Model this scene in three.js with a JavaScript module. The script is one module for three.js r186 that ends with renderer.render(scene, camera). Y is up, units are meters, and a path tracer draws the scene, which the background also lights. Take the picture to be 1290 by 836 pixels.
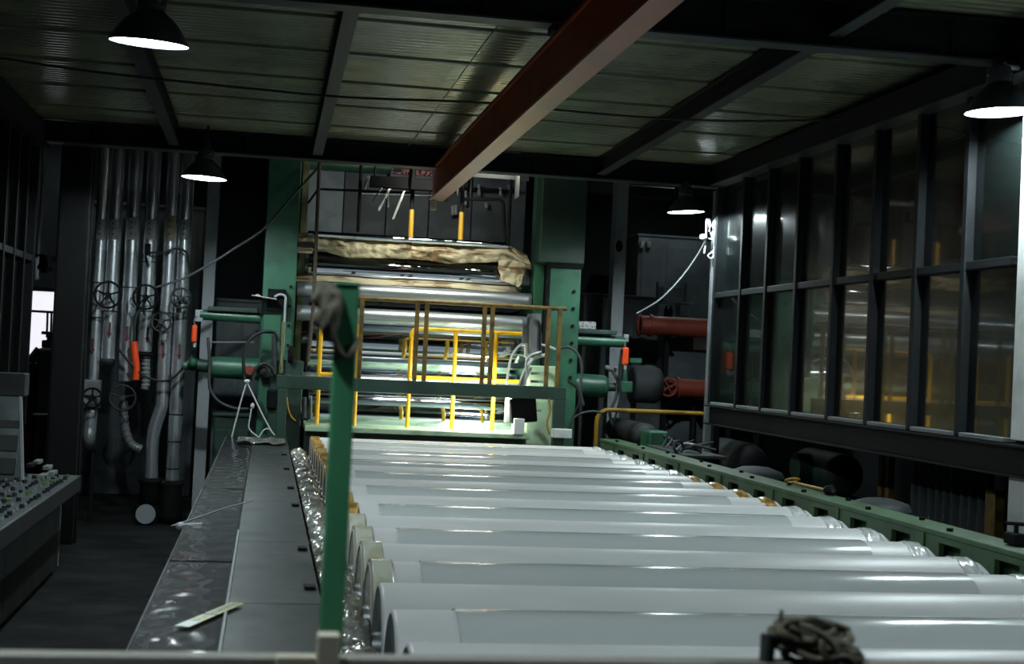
import * as THREE from 'three';
import { mergeGeometries, mergeVertices } from 'three/addons/utils/BufferGeometryUtils.js';
import { RoundedBoxGeometry } from 'three/addons/geometries/RoundedBoxGeometry.js';
import { RectAreaLightUniformsLib } from 'three/addons/lights/RectAreaLightUniformsLib.js';
import { ImprovedNoise } from 'three/addons/math/ImprovedNoise.js';

// ------------------------------------------------------------------ camera, background, exposure
const scene = new THREE.Scene();
scene.background = new THREE.Color(0x000000);
const camera = new THREE.PerspectiveCamera(2 * Math.atan(418 / 1800) * 180 / Math.PI, 1290 / 836, 0.1, 80);
camera.position.set(0, 2.08, 0);
camera.rotation.set(0.019, -0.1688, 0.0465, 'YXZ');
camera.focus = 11; camera.userData.fStop = 4;
camera.updateMatrixWorld(true);
const renderer = new THREE.WebGLRenderer({ antialias: true });
renderer.toneMapping = THREE.LinearToneMapping;
renderer.toneMappingExposure = 1.0;
renderer.shadowMap.enabled = true;
renderer.shadowMap.type = THREE.PCFSoftShadowMap;
RectAreaLightUniformsLib.init();
const LAMP_CD = 12.3;            // each high-bay lamp
const LAMP_COL = new THREE.Color().setRGB(0.85, 1.0, 1.03);
const WORK_I2 = 120;           // the right one, turned towards the mill rolls
const WORK_I = 60;             // work lights over the mill nip (radiance)
const STRIP_COL = new THREE.Color().setRGB(1.0, 0.99, 0.86);
const STRIP_I = 520;            // strip lamp fixed behind the green crossbar, facing the mill (radiance)
const WORK_COL = new THREE.Color().setRGB(0.97, 1.0, 0.86);

// ------------------------------------------------------------------ helpers
let seed = 20240611;
const rnd = () => { seed = (seed * 1664525 + 1013904223) >>> 0; return seed / 4294967296; };
const rr = (a, b) => a + (b - a) * rnd();
const perlin = (() => { const s = Math.random; Math.random = rnd; const n = new ImprovedNoise(); Math.random = s; return n; })();
const nz = (x, y, z = 0) => perlin.noise(x + 13.1, y + 7.7, z + 3.3);
const V = (x, y, z) => new THREE.Vector3(x, y, z);
const ray = (px, py) => V((px - 645) / 1800, -(py - 418) / 1800, -1).applyQuaternion(camera.quaternion);
const along = (d, t) => d.multiplyScalar(t).add(camera.position);
const pz = (x, y, z) => { const d = ray(x, y); return along(d, z / d.z); };          // photo point at a depth plane z
const py_ = (x, y, h) => { const d = ray(x, y); return along(d, (h - 2.08) / d.y); };   // ... at a height
const px_ = (x, y, X) => { const d = ray(x, y); return along(d, X / d.x); };            // ... on a side plane
const used = {};
const numbered = n => { if (!(n in used)) { used[n] = 0; return n; } return n + '_' + String(++used[n]).padStart(3, '0'); };

function boxUV(g) {       // uv in metres from the dominant normal
  if (g.index) g = g.toNonIndexed();
  const p = g.attributes.position, n = g.attributes.normal, uv = new Float32Array(p.count * 2);
  for (let i = 0; i < p.count; i++) {
    const ax = Math.abs(n.getX(i)), ay = Math.abs(n.getY(i)), az = Math.abs(n.getZ(i));
    let u, v;
    if (ay >= ax && ay >= az) { u = p.getX(i); v = p.getZ(i); }
    else if (ax >= az) { u = p.getZ(i); v = p.getY(i); } else { u = p.getX(i); v = p.getY(i); }
    uv[2 * i] = u; uv[2 * i + 1] = v;
  }
  g.setAttribute('uv', new THREE.BufferAttribute(uv, 2));
  return g;
}
const prep = g => { if (g.index) g = g.toNonIndexed(); for (const k of Object.keys(g.attributes)) if (!['position', 'normal', 'uv'].includes(k)) g.deleteAttribute(k); return g; };
const merge = list => list.length === 1 ? list[0] : mergeGeometries(list.map(prep));
function mesh(name, geo, mat, parent, keepUV) {
  let g = Array.isArray(geo) ? merge(geo) : geo;
  if (!keepUV) g = boxUV(g);
  const m = new THREE.Mesh(g, mat);
  m.name = name; m.castShadow = m.receiveShadow = true;
  parent.add(m);
  return m;
}
function thing(name, label, category, base = V(0, 0, 0), group) {
  const o = new THREE.Group(); o.name = numbered(name); o.position.copy(base); scene.add(o);
  o.userData = { label, category }; if (group) o.userData.group = group;
  return o;
}
// part: world-space geometry put under a thing
function part(o, name, geo, mat, label, keepUV) {
  let g = Array.isArray(geo) ? merge(geo) : geo;
  if (!keepUV) g = boxUV(g);
  const org = V(0, 0, 0); for (let q = o; q && q !== scene; q = q.parent) org.add(q.position);
  g = g.clone().translate(-org.x, -org.y, -org.z);
  const m = mesh(name, g, mat, o, true);
  if (label) m.userData.label = label;
  return m;
}
function single(name, label, category, geo, mat, group, keepUV) {
  const m = mesh(numbered(name), geo, mat, scene, keepUV);
  m.userData = { label, category }; if (group) m.userData.group = group;
  return m;
}
function struct(name, geo, mat, parent = scene, keepUV) {
  const m = mesh(parent === scene ? numbered(name) : name, geo, mat, parent, keepUV);
  if (parent === scene) m.userData.kind = 'structure';
  return m;
}
const box = (x0, x1, y0, y1, z0, z1) => new THREE.BoxGeometry(Math.abs(x1 - x0), Math.abs(y1 - y0), Math.abs(z1 - z0)).translate((x0 + x1) / 2, (y0 + y1) / 2, (z0 + z1) / 2);
const rbox = (x0, x1, y0, y1, z0, z1, r = 0.008) => new RoundedBoxGeometry(Math.abs(x1 - x0), Math.abs(y1 - y0), Math.abs(z1 - z0), 2, r).translate((x0 + x1) / 2, (y0 + y1) / 2, (z0 + z1) / 2);
function rod(a, b, r, seg = 12, r2 = r) {      // capped cylinder between two points
  const d = b.clone().sub(a), g = new THREE.CylinderGeometry(r2, r, d.length(), seg);
  g.applyQuaternion(new THREE.Quaternion().setFromUnitVectors(V(0, 1, 0), d.clone().normalize()));
  const m = a.clone().add(b).multiplyScalar(0.5); return g.translate(m.x, m.y, m.z);
}
function bar(a, b, w, h) {                     // rectangular bar between two points
  const d = b.clone().sub(a), g = new THREE.BoxGeometry(w, d.length(), h);
  g.applyQuaternion(new THREE.Quaternion().setFromUnitVectors(V(0, 1, 0), d.clone().normalize()));
  const m = a.clone().add(b).multiplyScalar(0.5); return g.translate(m.x, m.y, m.z);
}
const tube = (pts, r, n = 40, s = 8, closed = false) => new THREE.TubeGeometry(new THREE.CatmullRomCurve3(pts, closed, 'centripetal'), n, r, s, closed);
function poly(pts, r, fillet = 0.08, s = 10) { // pipe through corner points with rounded bends
  const P = new THREE.CurvePath();
  let prev = pts[0];
  for (let i = 1; i < pts.length - 1; i++) {
    const a = pts[i].clone().add(pts[i - 1].clone().sub(pts[i]).setLength(fillet)), b = pts[i].clone().add(pts[i + 1].clone().sub(pts[i]).setLength(fillet));
    P.add(new THREE.LineCurve3(prev, a)); P.add(new THREE.QuadraticBezierCurve3(a, pts[i], b)); prev = b;
  }
  P.add(new THREE.LineCurve3(prev, pts[pts.length - 1]));
  return new THREE.TubeGeometry(P, pts.length * 18, r, s, false);
}
const lathe = (pts, seg = 32) => new THREE.LatheGeometry(pts.map(p => new THREE.Vector2(p[0], p[1])), seg);
function sheet(fn, nu, nv, th) {               // closed thin solid over fn(u,v)
  const P = [], idx = [], c = (i, j) => fn(i / nu, j / nv);
  const N = (i, j) => { const u = i / nu, v = j / nv, e = 0.002; const a = fn(Math.min(1, u + e), v).sub(fn(Math.max(0, u - e), v)), b = fn(u, Math.min(1, v + e)).sub(fn(u, Math.max(0, v - e))); return a.cross(b).normalize(); };
  for (const s of [0.5, -0.5]) for (let i = 0; i <= nu; i++) for (let j = 0; j <= nv; j++) { const p = c(i, j).add(N(i, j).multiplyScalar(th * s)); P.push(p.x, p.y, p.z); }
  const S = (nu + 1) * (nv + 1), id = (i, j, s) => s * S + i * (nv + 1) + j;
  for (let i = 0; i < nu; i++) for (let j = 0; j < nv; j++) {
    idx.push(id(i, j, 0), id(i + 1, j, 0), id(i + 1, j + 1, 0), id(i, j, 0), id(i + 1, j + 1, 0), id(i, j + 1, 0));
    idx.push(id(i, j, 1), id(i + 1, j + 1, 1), id(i + 1, j, 1), id(i, j, 1), id(i, j + 1, 1), id(i + 1, j + 1, 1));
  }
  const edge = (a, b, c2, d) => idx.push(a, c2, b, b, c2, d);
  for (let i = 0; i < nu; i++) { edge(id(i, 0, 0), id(i + 1, 0, 0), id(i, 0, 1), id(i + 1, 0, 1)); edge(id(i + 1, nv, 0), id(i, nv, 0), id(i + 1, nv, 1), id(i, nv, 1)); }
  for (let j = 0; j < nv; j++) { edge(id(0, j + 1, 0), id(0, j, 0), id(0, j + 1, 1), id(0, j, 1)); edge(id(nu, j, 0), id(nu, j + 1, 0), id(nu, j, 1), id(nu, j + 1, 1)); }
  const g = new THREE.BufferGeometry(); g.setAttribute('position', new THREE.Float32BufferAttribute(P, 3)); g.setIndex(idx); g.computeVertexNormals(); return g;
}
function lump(x, y, z, sx, sy, sz, amp = 0.3, f = 2, det = 3) {   // crumpled lump
  let g = mergeVertices(new THREE.IcosahedronGeometry(1, det).deleteAttribute('uv').deleteAttribute('normal'));
  const p = g.attributes.position;
  for (let i = 0; i < p.count; i++) { const v = V(p.getX(i), p.getY(i), p.getZ(i)); const k = 1 + amp * nz(v.x * f + x * 3, v.y * f + y * 3, v.z * f + z * 3); p.setXYZ(i, v.x * k * sx + x, v.y * k * sy + y, v.z * k * sz + z); }
  g.computeVertexNormals(); g.setAttribute('uv', new THREE.Float32BufferAttribute(new Float32Array(p.count * 2), 2)); return g;
}

// ------------------------------------------------------------------ textures and materials
const mix = (a, b, t) => { t = Math.max(0, Math.min(1, t)); return a.map((x, i) => x + (b[i] - x) * t); };
const sm = (a, b, x) => { x = Math.max(0, Math.min(1, (x - a) / (b - a))); return x * x * (3 - 2 * x); };
const lat = {};
function vnoise(x, y, per, s) {
  const xi = Math.floor(x), yi = Math.floor(y), fx = x - xi, fy = y - yi, k = per + ':' + s;
  if (!lat[k]) { const a = new Float32Array(per * per); for (let i = 0; i < a.length; i++) a[i] = rnd(); lat[k] = a; }
  const L = lat[k], g = (a, b) => L[((a % per + per) % per) + ((b % per + per) % per) * per], sx = fx * fx * (3 - 2 * fx), sy = fy * fy * (3 - 2 * fy);
  return (g(xi, yi) * (1 - sx) + g(xi + 1, yi) * sx) * (1 - sy) + (g(xi, yi + 1) * (1 - sx) + g(xi + 1, yi + 1) * sx) * sy;
}
function fbm(u, v, f = 4, oct = 4, s = 0, fy = f) { let a = 0, w = 0.5, t = 0; for (let o = 0; o < oct; o++) { a += w * vnoise(u * f, v * fy, Math.max(f, fy), s + o); t += w; w *= 0.55; f *= 2; fy *= 2; } return a / t; }
function tex(n, fn, size = 1, srgb = true, sizeY = size) {
  const d = new Uint8Array(n * n * 4);
  for (let j = 0; j < n; j++) for (let i = 0; i < n; i++) { const c = fn(i / n, j / n), o = (j * n + i) * 4; for (let k = 0; k < 3; k++) d[o + k] = Math.max(0, Math.min(255, (Array.isArray(c) ? c[k] : c) * 255)); d[o + 3] = 255; }
  const t = new THREE.DataTexture(d, n, n); t.wrapS = t.wrapT = THREE.RepeatWrapping; t.magFilter = THREE.LinearFilter; t.minFilter = THREE.LinearMipmapLinearFilter; t.generateMipmaps = true;
  if (srgb) t.colorSpace = THREE.SRGBColorSpace; t.repeat.set(1 / size, 1 / sizeY); t.needsUpdate = true; return t;
}
const rgb = h => [(h >> 16 & 255) / 255, (h >> 8 & 255) / 255, (h & 255) / 255];
function grimy(h, h2, lo, hi, n = 256, size = 1.4, s = 10, f = 4) {   // base colour with grimy patches
  const a = rgb(h), b = rgb(h2);
  return tex(n, (u, v) => mix(a, b, sm(lo, hi, fbm(u, v, f, 5, s)) * 0.85 + 0.15 * (fbm(u, v, 48, 2, s + 7) - 0.3)), size);
}
const std = o => new THREE.MeshStandardMaterial(o);
const rough = tex(256, (u, v) => 0.55 + 0.45 * fbm(u, v, 6, 5, 31), 1.1, false);
const M = {
  concrete: new THREE.MeshPhysicalMaterial({ specularIntensity: 0.4, map: tex(512, (u, v) => { const n = fbm(u, v, 4, 6, 1), p = sm(0.52, 0.58, fbm(u, v, 6, 4, 60, 14)); return mix(mix([0.05, 0.063, 0.068], [0.10, 0.115, 0.118], n), [0.012, 0.016, 0.018], p); }, 3.1), roughnessMap: tex(256, (u, v) => 0.6 + 0.4 * fbm(u, v, 6, 4, 5), 2.3, false), roughness: 1 }),
  concreteDark: std({ map: grimy(0x34393c, 0x282c2f, 0.35, 0.7, 256, 2, 70), roughness: 0.8 }),
  ceiling: std({ map: grimy(0x7b8069, 0x636757, 0.35, 0.75, 256, 2.3, 20), roughness: 0.2 }),
  steelDark: new THREE.MeshPhysicalMaterial({ map: grimy(0x0e1114, 0x15191c, 0.4, 0.7, 256, 1.7, 25), roughness: 0.7, specularIntensity: 0.4 }),
  flange: std({ map: grimy(0x262c30, 0x1d2225, 0.4, 0.7, 128, 1.7, 26), roughness: 0.55 }),
  black: new THREE.MeshPhysicalMaterial({ color: 0x090a0c, roughness: 0.8, specularIntensity: 0.4 }),
  blackGloss: std({ color: 0x0d0e10, roughness: 0.35 }),
  darkGrey: std({ map: grimy(0x2c3033, 0x1c1f21, 0.4, 0.7, 128, 1.2, 27), roughness: 0.7 }),
  grey: std({ map: grimy(0x777d80, 0x5b6062, 0.4, 0.75, 256, 1.2, 28), roughness: 0.6 }),
  lightGrey: std({ map: grimy(0xa2a7ab, 0x84898c, 0.5, 0.8, 256, 1.5, 29), roughness: 0.6 }),
  white: std({ map: grimy(0xd9dcda, 0xb9bdba, 0.5, 0.8, 256, 1.5, 30), roughness: 0.7 }),
  paper: std({ color: 0xc9ced2, roughness: 0.85 }),
  green: std({ map: grimy(0x34664f, 0x274b3b, 0.4, 0.75, 256, 1.3, 32), roughness: 0.5, roughnessMap: rough }),
  greenDark: std({ map: grimy(0x213f33, 0x182f25, 0.4, 0.75, 256, 1.3, 33), roughness: 0.55 }),
  greenPost: std({ map: grimy(0x3d855d, 0x32704d, 0.4, 0.8, 256, 1.3, 34), roughness: 0.55 }),
  greenFrame: std({ map: grimy(0x3d5a3c, 0x2a4230, 0.4, 0.75, 256, 1.6, 35), roughness: 0.6 }),
  paleGreen: std({ map: grimy(0xb4cfae, 0x7f9a7c, 0.5, 0.75, 256, 0.9, 37), roughness: 0.5 }),
  red: new THREE.MeshPhysicalMaterial({ map: grimy(0x9a4012, 0x78300e, 0.4, 0.75, 256, 1.5, 38), roughness: 0.55, specularIntensity: 0.35 }),
  redGloss: new THREE.MeshPhysicalMaterial({ map: grimy(0x9a4012, 0x78300e, 0.4, 0.75, 256, 1.5, 38), roughness: 0.5, clearcoat: 0.8, clearcoatRoughness: 0.28 }),
  blackMatte: new THREE.MeshPhysicalMaterial({ color: 0x050506, roughness: 0.9, specularIntensity: 0.2 }),
  redPipe: std({ map: grimy(0x8a3a2a, 0x66291f, 0.4, 0.75, 256, 1.1, 41), roughness: 0.55 }),
  orange: std({ color: 0xf2501a, roughness: 0.45 }),
  yellow: std({ map: grimy(0xe0ab12, 0xb5850e, 0.5, 0.8, 128, 0.7, 42), roughness: 0.4 }),
  yellowDull: std({ map: grimy(0x9c781c, 0x70551c, 0.45, 0.75, 128, 0.7, 43), roughness: 0.5 }),
  rustYellow: std({ map: grimy(0x6e561a, 0x3f2f12, 0.4, 0.65, 128, 0.5, 45), roughness: 0.6 }),
  chrome: std({ color: 0xc6cfdb, metalness: 1, roughness: 0.05 }),
  steel: std({ color: 0xaeb4b8, metalness: 0.9, roughness: 0.35 }),
  pipeSteel: std({ map: tex(256, (u, v) => { const n = fbm(u, v, 3, 5, 47), f = fbm(u, v, 20, 2, 48, 60); return mix([0.90, 0.92, 0.94], [0.62, 0.64, 0.65], sm(0.45, 0.75, n) * 0.7 + 0.3 * f); }, 0.7), metalness: 0.78, roughness: 0.26 }),
  roll: std({ map: tex(256, (u, v) => 0.80 + 0.05 * fbm(u, v, 3, 4, 50, 12), 0.9), roughness: 0.42 }),
  rollEnd: std({ map: grimy(0x6f7577, 0x54595c, 0.4, 0.7, 128, 0.5, 51), roughness: 0.5, metalness: 0.3 }),
  film: new THREE.MeshPhysicalMaterial({ map: tex(256, (u, v) => mix([0.74, 0.765, 0.775], [0.775, 0.79, 0.785], fbm(u, v, 2, 4, 52, 8)), 1.3), roughness: 0.16, clearcoat: 0.6, clearcoatRoughness: 0.06 }),
  wrap: new THREE.MeshPhysicalMaterial({ map: grimy(0xd5d9d8, 0xbcc0bd, 0.4, 0.7, 128, 0.3, 53), roughness: 0.22, clearcoat: 1, clearcoatRoughness: 0.08 }),
  wrapGrey: new THREE.MeshPhysicalMaterial({ map: grimy(0xc0c3bd, 0x8d897b, 0.4, 0.65, 128, 0.25, 54, 6), roughness: 0.2, metalness: 0.35, clearcoat: 1, clearcoatRoughness: 0.1 }),
  amber: new THREE.MeshPhysicalMaterial({ map: tex(128, (u, v) => mix([0.76, 0.63, 0.36], [0.55, 0.38, 0.14], sm(0.4, 0.65, fbm(u, v, 5, 4, 55))), 0.3), roughness: 0.3, clearcoat: 0.8 }),
  cream: new THREE.MeshPhysicalMaterial({ map: grimy(0xc6c8bb, 0xb3ae90, 0.4, 0.7, 128, 0.3, 56), roughness: 0.35, clearcoat: 0.6 }),
  cloth: std({ map: tex(256, (u, v) => { const n = fbm(u, v, 4, 5, 57, 10); return mix([0.70, 0.66, 0.55], [0.36, 0.27, 0.16], sm(0.43, 0.66, n)); }, 1.6, true, 0.5), roughness: 0.6 }),
  wood: std({ map: tex(256, (u, v) => mix([0.80, 0.77, 0.70], [0.62, 0.58, 0.51], fbm(u, v, 2, 5, 58, 30)), 0.8), roughness: 0.8 }),
  plankGrey: std({ map: tex(256, (u, v) => mix([0.60, 0.59, 0.56], [0.44, 0.43, 0.40], fbm(u, v, 3, 5, 59, 26)), 0.6), roughness: 0.8 }),
  rope: std({ map: tex(128, (u, v) => mix([0.29, 0.295, 0.28], [0.40, 0.36, 0.28], fbm(u, v, 8, 4, 61)), 0.12), roughness: 0.9 }),
  cable: std({ color: 0x17191b, roughness: 0.6 }),
  cableGrey: std({ color: 0x3c3f42, roughness: 0.6 }),
  string: std({ color: 0xd4d8d8, roughness: 0.6 }),
  coverPlate: new THREE.MeshPhysicalMaterial({ specularIntensity: 0.5, map: tex(512, (u, v) => mix([0.11, 0.145, 0.14], [0.17, 0.205, 0.20], fbm(u, v, 3, 6, 62, 9)), 1.5), metalness: 0.1, roughness: 0.6, roughnessMap: rough }),
  coverSheet: new THREE.MeshPhysicalMaterial({ color: 0x1a1e21, metalness: 0, roughness: 0.6, specularIntensity: 0.2, clearcoat: 0.7, clearcoatRoughness: 0.05 }),
  console: std({ map: grimy(0x566062, 0x434b4d, 0.4, 0.75, 128, 0.8, 64), roughness: 0.5 }),
  consoleBody: std({ map: grimy(0x2c3231, 0x202423, 0.4, 0.75, 128, 0.8, 65), roughness: 0.6 }),
  knob: std({ color: 0x1a1c1e, roughness: 0.4 }), knobGrey: std({ color: 0x8a9090, roughness: 0.4 }), knobGreen: std({ color: 0x587a3c, roughness: 0.4 }), knobRed: std({ color: 0x8a2720, roughness: 0.4 }),
  glass: new THREE.MeshPhysicalMaterial({ map: tex(256, (u, v) => mix([0.06, 0.085, 0.085], [0.10, 0.13, 0.125], fbm(u, v, 3, 5, 80, 2)), 1.1), transmission: 0.4, thickness: 0, roughness: 0.22, ior: 1.45, clearcoat: 0.8, clearcoatRoughness: 0.03 }),
  shadeOut: std({ color: 0x2a3038, roughness: 0.4, metalness: 0.3 }),
  shadeIn: std({ color: 0xf2f2ee, roughness: 0.6 }),
  bulb: std({ color: 0xffffff, emissive: LAMP_COL, emissiveIntensity: 40 }),
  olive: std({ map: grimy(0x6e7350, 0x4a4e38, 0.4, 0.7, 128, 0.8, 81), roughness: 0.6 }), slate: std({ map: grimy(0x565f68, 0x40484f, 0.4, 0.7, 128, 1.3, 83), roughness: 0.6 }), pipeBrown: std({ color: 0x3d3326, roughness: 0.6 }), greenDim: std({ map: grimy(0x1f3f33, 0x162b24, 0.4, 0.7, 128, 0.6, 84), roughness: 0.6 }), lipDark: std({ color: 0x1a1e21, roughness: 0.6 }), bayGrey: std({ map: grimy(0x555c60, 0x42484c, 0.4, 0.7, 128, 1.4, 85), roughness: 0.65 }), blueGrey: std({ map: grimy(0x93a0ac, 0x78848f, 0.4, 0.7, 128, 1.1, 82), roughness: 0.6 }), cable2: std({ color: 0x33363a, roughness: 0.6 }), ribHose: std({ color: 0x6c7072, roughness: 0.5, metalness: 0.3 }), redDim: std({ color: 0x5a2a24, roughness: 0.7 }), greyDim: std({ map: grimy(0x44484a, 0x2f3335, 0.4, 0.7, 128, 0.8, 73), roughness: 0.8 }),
  led: std({ color: 0xffffff, emissive: WORK_COL, emissiveIntensity: 30 }),
  daylight: std({ color: 0xffffff, emissive: new THREE.Color().setRGB(0.94, 0.93, 1.0), emissiveIntensity: 0.95 }),
};

// ------------------------------------------------------------------ the hall: floor, walls, roof
const XL = -2.42, XR = 4.78, ZF = 2.2, ZB = -14.95, ZE = -24;
const yCeil = z => 4.395 + (z + 8.5) * 0.0215;          // the roof falls a little towards the mill
struct('floor', box(-7, 10, -0.25, 0, ZE - 0.3, ZF + 0.3), M.concrete);
struct('wall_back', box(-7, 10, 0, 6.6, ZE - 0.3, ZE), M.concreteDark);
struct('wall_front', box(-7, 10, 0, 5, ZF, ZF + 0.25), M.concreteDark);
struct('wall_left_bay', box(-7.3, -7, 0, 6.6, ZE, ZF), M.concreteDark);
struct('wall_right_bay', box(10, 10.3, 0, 6.6, ZE, ZF), M.concreteDark);
struct('wall_left', box(XL - 0.2, XL, 0, 4.6, -8.9, ZF), M.concreteDark);
struct('wall_right', box(XR, XR + 0.2, 0, 4.6, -7.9, ZF), M.lightGrey);
const roofBay = struct('ceiling_bay', box(-7.3, 10.3, 6.4, 6.6, ZE, ZB - 0.2), M.concreteDark);
struct('wall_above_beam', box(-7.3, 10.3, 4.42, 6.6, ZB - 0.3, ZB - 0.2), M.concreteDark);
struct('ceiling_side', [box(-7.3, XL, 4.5, 4.7, ZB - 0.2, ZF + 0.2), box(XR, 10.3, 4.5, 4.7, ZB - 0.2, ZF + 0.2)], M.concreteDark);
const ceil = struct('ceiling', box(XL - 0.2, XR + 0.2, 4.66, 4.8, ZB - 0.2, ZF + 0.2), M.concreteDark);
for (let k = 0; k < 17; k++) {                             // ribbed sandwich panels, one mesh each
  const z1 = -14.5 + 1.05 * k - 0.62 + 0.012, z0 = z1 + 1.05 - 0.024; if (z1 > ZF) break;
  const ps = [], n = 10, L = z0 - z1;
  ps.push([0, 0.06]);
  ps.push([0, 0.012]);
  for (let i = 0; i < n; i++) { const a = 0.012 + (L - 0.024) * i / n, w = (L - 0.024) / n; ps.push([a, 0.004], [a + w * 0.25, 0], [a + w * 0.5, 0.004], [a + w * 0.62, 0.0065], [a + w * 0.9, 0.0065]); }
  ps.push([L, 0.012]); ps.push([L, 0.06]);
  const sh = new THREE.Shape(ps.map(p => new THREE.Vector2(p[0], p[1])));
  const g = new THREE.ExtrudeGeometry(sh, { depth: XR - XL, bevelEnabled: false });
  g.rotateY(-Math.PI / 2).rotateX(0);                       // shape x -> z, depth -> -x
  g.translate(XR, yCeil((z0 + z1) / 2), z1);
  struct('ceiling_panel', g, M.ceiling, ceil);
}
// steel roof beams
function iBeamX(name, label, y0, y1, z, w, x0, x1) {
  const t = thing(name, label, 'beam', V((x0 + x1) / 2, y0, z));
  part(t, 'web', box(x0, x1, y0 + 0.012, y1 - 0.012, z - 0.012, z + 0.012), M.steelDark);
  part(t, 'flange', box(x0, x1, y0, y0 + 0.014, z - w / 2, z + w / 2), M.flange);
  part(t, 'flange', box(x0, x1, y1 - 0.014, y1, z - w / 2, z + w / 2), M.steelDark);
  for (let x = x0 + 0.6; x < x1; x += 1.5) part(t, 'stiffener', box(x, x + 0.01, y0 + 0.014, y1 - 0.014, z - w / 2 + 0.01, z + w / 2 - 0.01), M.steelDark);
}
iBeamX('roof_beam', 'deep dark steel cross beam under the ceiling nearest the camera, red runway passing below it', 4.11, 4.385, -8.5, 0.16, XL, XR);
iBeamX('roof_beam', 'dark steel cross beam at the far edge of the ceiling in front of the green mill', 4.035, 4.245, -14.9, 0.2, XL, XR);
iBeamX('roof_beam', 'dark steel cross beam overhead of the camera platform, outside the picture', 4.26, 4.53, -2.0, 0.16, XL, XR);
for (const [x, lab] of [[-1.03, 'dark steel roof purlin running towards the steam pipes, above the left pendant lamp'], [0.41, 'thin dark steel roof purlin left of the red runway beam'], [3.4, 'dark steel roof purlin right of the red runway beam']]) {
  const t = thing('roof_purlin', lab, 'beam', V(x, 4.1, -8));
  const a = V(x, 4.16, -14.8), b = V(x, 4.45, ZF);
  const mk = (dx, dy, w, h) => bar(a.clone().add(V(dx, dy, 0)), b.clone().add(V(dx, dy, 0)), w, h);
  part(t, 'web', mk(0, 0.02, 0.02, 0.2), M.steelDark); part(t, 'flange', mk(0, -0.075, 0.10, 0.012), M.flange); part(t, 'flange', mk(0, 0.1, 0.1, 0.012), M.steelDark);
}
{ // red runway beam of the hoist
  const t = thing('runway_beam', 'long red painted crane runway beam hung under the roof beams, glossy underside', 'beam', V(1.72, 3.75, -10));
  const x0 = 1.645, x1 = 1.79, z0 = -15.35, z1 = -1.8;
  part(t, 'web', box(x0, x1, 3.765, 4.06, z0 + 0.25, z1), M.red);
  part(t, 'top_flange', box(x0 - 0.02, x1 + 0.02, 4.05, 4.075, z0 + 0.3, z1), M.red);
  part(t, 'bottom_plate', box(x0 - 0.004, x1 + 0.004, 3.75, 3.768, z0, z1), M.redGloss);
  for (const z of [-8.5, -14.9]) part(t, 'hanger_plate', [box(x0 - 0.05, x1 + 0.05, 4.072, z < -10 ? 4.04 : 4.112, z - 0.07, z + 0.07)], M.steelDark);
  part(t, 'end_stop', rbox(x0 + 0.01, x0 + 0.07, 3.64, 3.75, z0 + 0.03, z0 + 0.09), M.cream, 'small pale block under the beam end');
}
// glazed wall on the right
{
  const w = new THREE.Group(); w.name = 'window_1'; w.userData.kind = 'structure'; scene.add(w);
  const add = (n, g, m) => mesh(n, g, m, w);
  const yS0 = 1.478, yS1 = 1.70, yT = 2.87, yH = 4.06;
  const zs = [905, 938, 970, 1008, 1055, 1105, 1160, 1222, 1285].map((x, i) => px_(x, [370, 368, 366, 363, 358, 352, 345, 338, 331][i], XR).z);
  const zEnd = zs[8];
  add('sill_beam', [box(XR - 0.02, XR + 0.02, yS0 + 0.01, yS1 - 0.02, -14.95, -7.9), box(XR - 0.09, XR + 0.09, yS0, yS0 + 0.014, -14.95, -7.9), box(XR - 0.09, XR + 0.09, yS1 - 0.03, yS1 - 0.016, -14.95, -7.9)], M.steelDark);
  add('header_beam', [box(XR - 0.16, XR + 0.08, yH, yH + 0.2, -14.95, -7.9)], M.steelDark);
  add('header_flange', [box(XR - 0.17, XR + 0.08, yH - 0.012, yH, -14.95, -7.9)], M.flange);
  zs.forEach((z, i) => { if (i < 8) add('mullion', rbox(XR - 0.06, XR + 0.05, yS1, yH, z - 0.03, z + 0.03, 0.006), M.steelDark); });
  for (let i = 0; i < 8; i++) {
    const a = zs[i] + 0.03, b = zs[i + 1] - 0.03;
    add('transom', rbox(XR - 0.05, XR + 0.05, yT - 0.03, yT + 0.03, a, b, 0.006), M.steelDark);
    add('sill_cap', rbox(XR - 0.055, XR + 0.04, yS1 - 0.012, yS1 + 0.02, a, b, 0.006), M.grey);
    const g = tex => tex;
    for (const [y0, y1] of [[yS1 + 0.02, yT - 0.03], [yT + 0.03, yH - 0.012]]) add('pane', box(XR + 0.004, XR + 0.01, y0, y1, a, b), M.glass);
  }
  struct('wall_right_pier', rbox(XR - 0.03, XR + 0.2, 1.71, 4.4, -8.56, -7.9, 0.01), M.white);
  struct('wall_right_pier_foot', rbox(XR - 0.03, XR + 0.2, 0, 1.478, -8.56, -7.9, 0.01), M.white);
}
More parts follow.
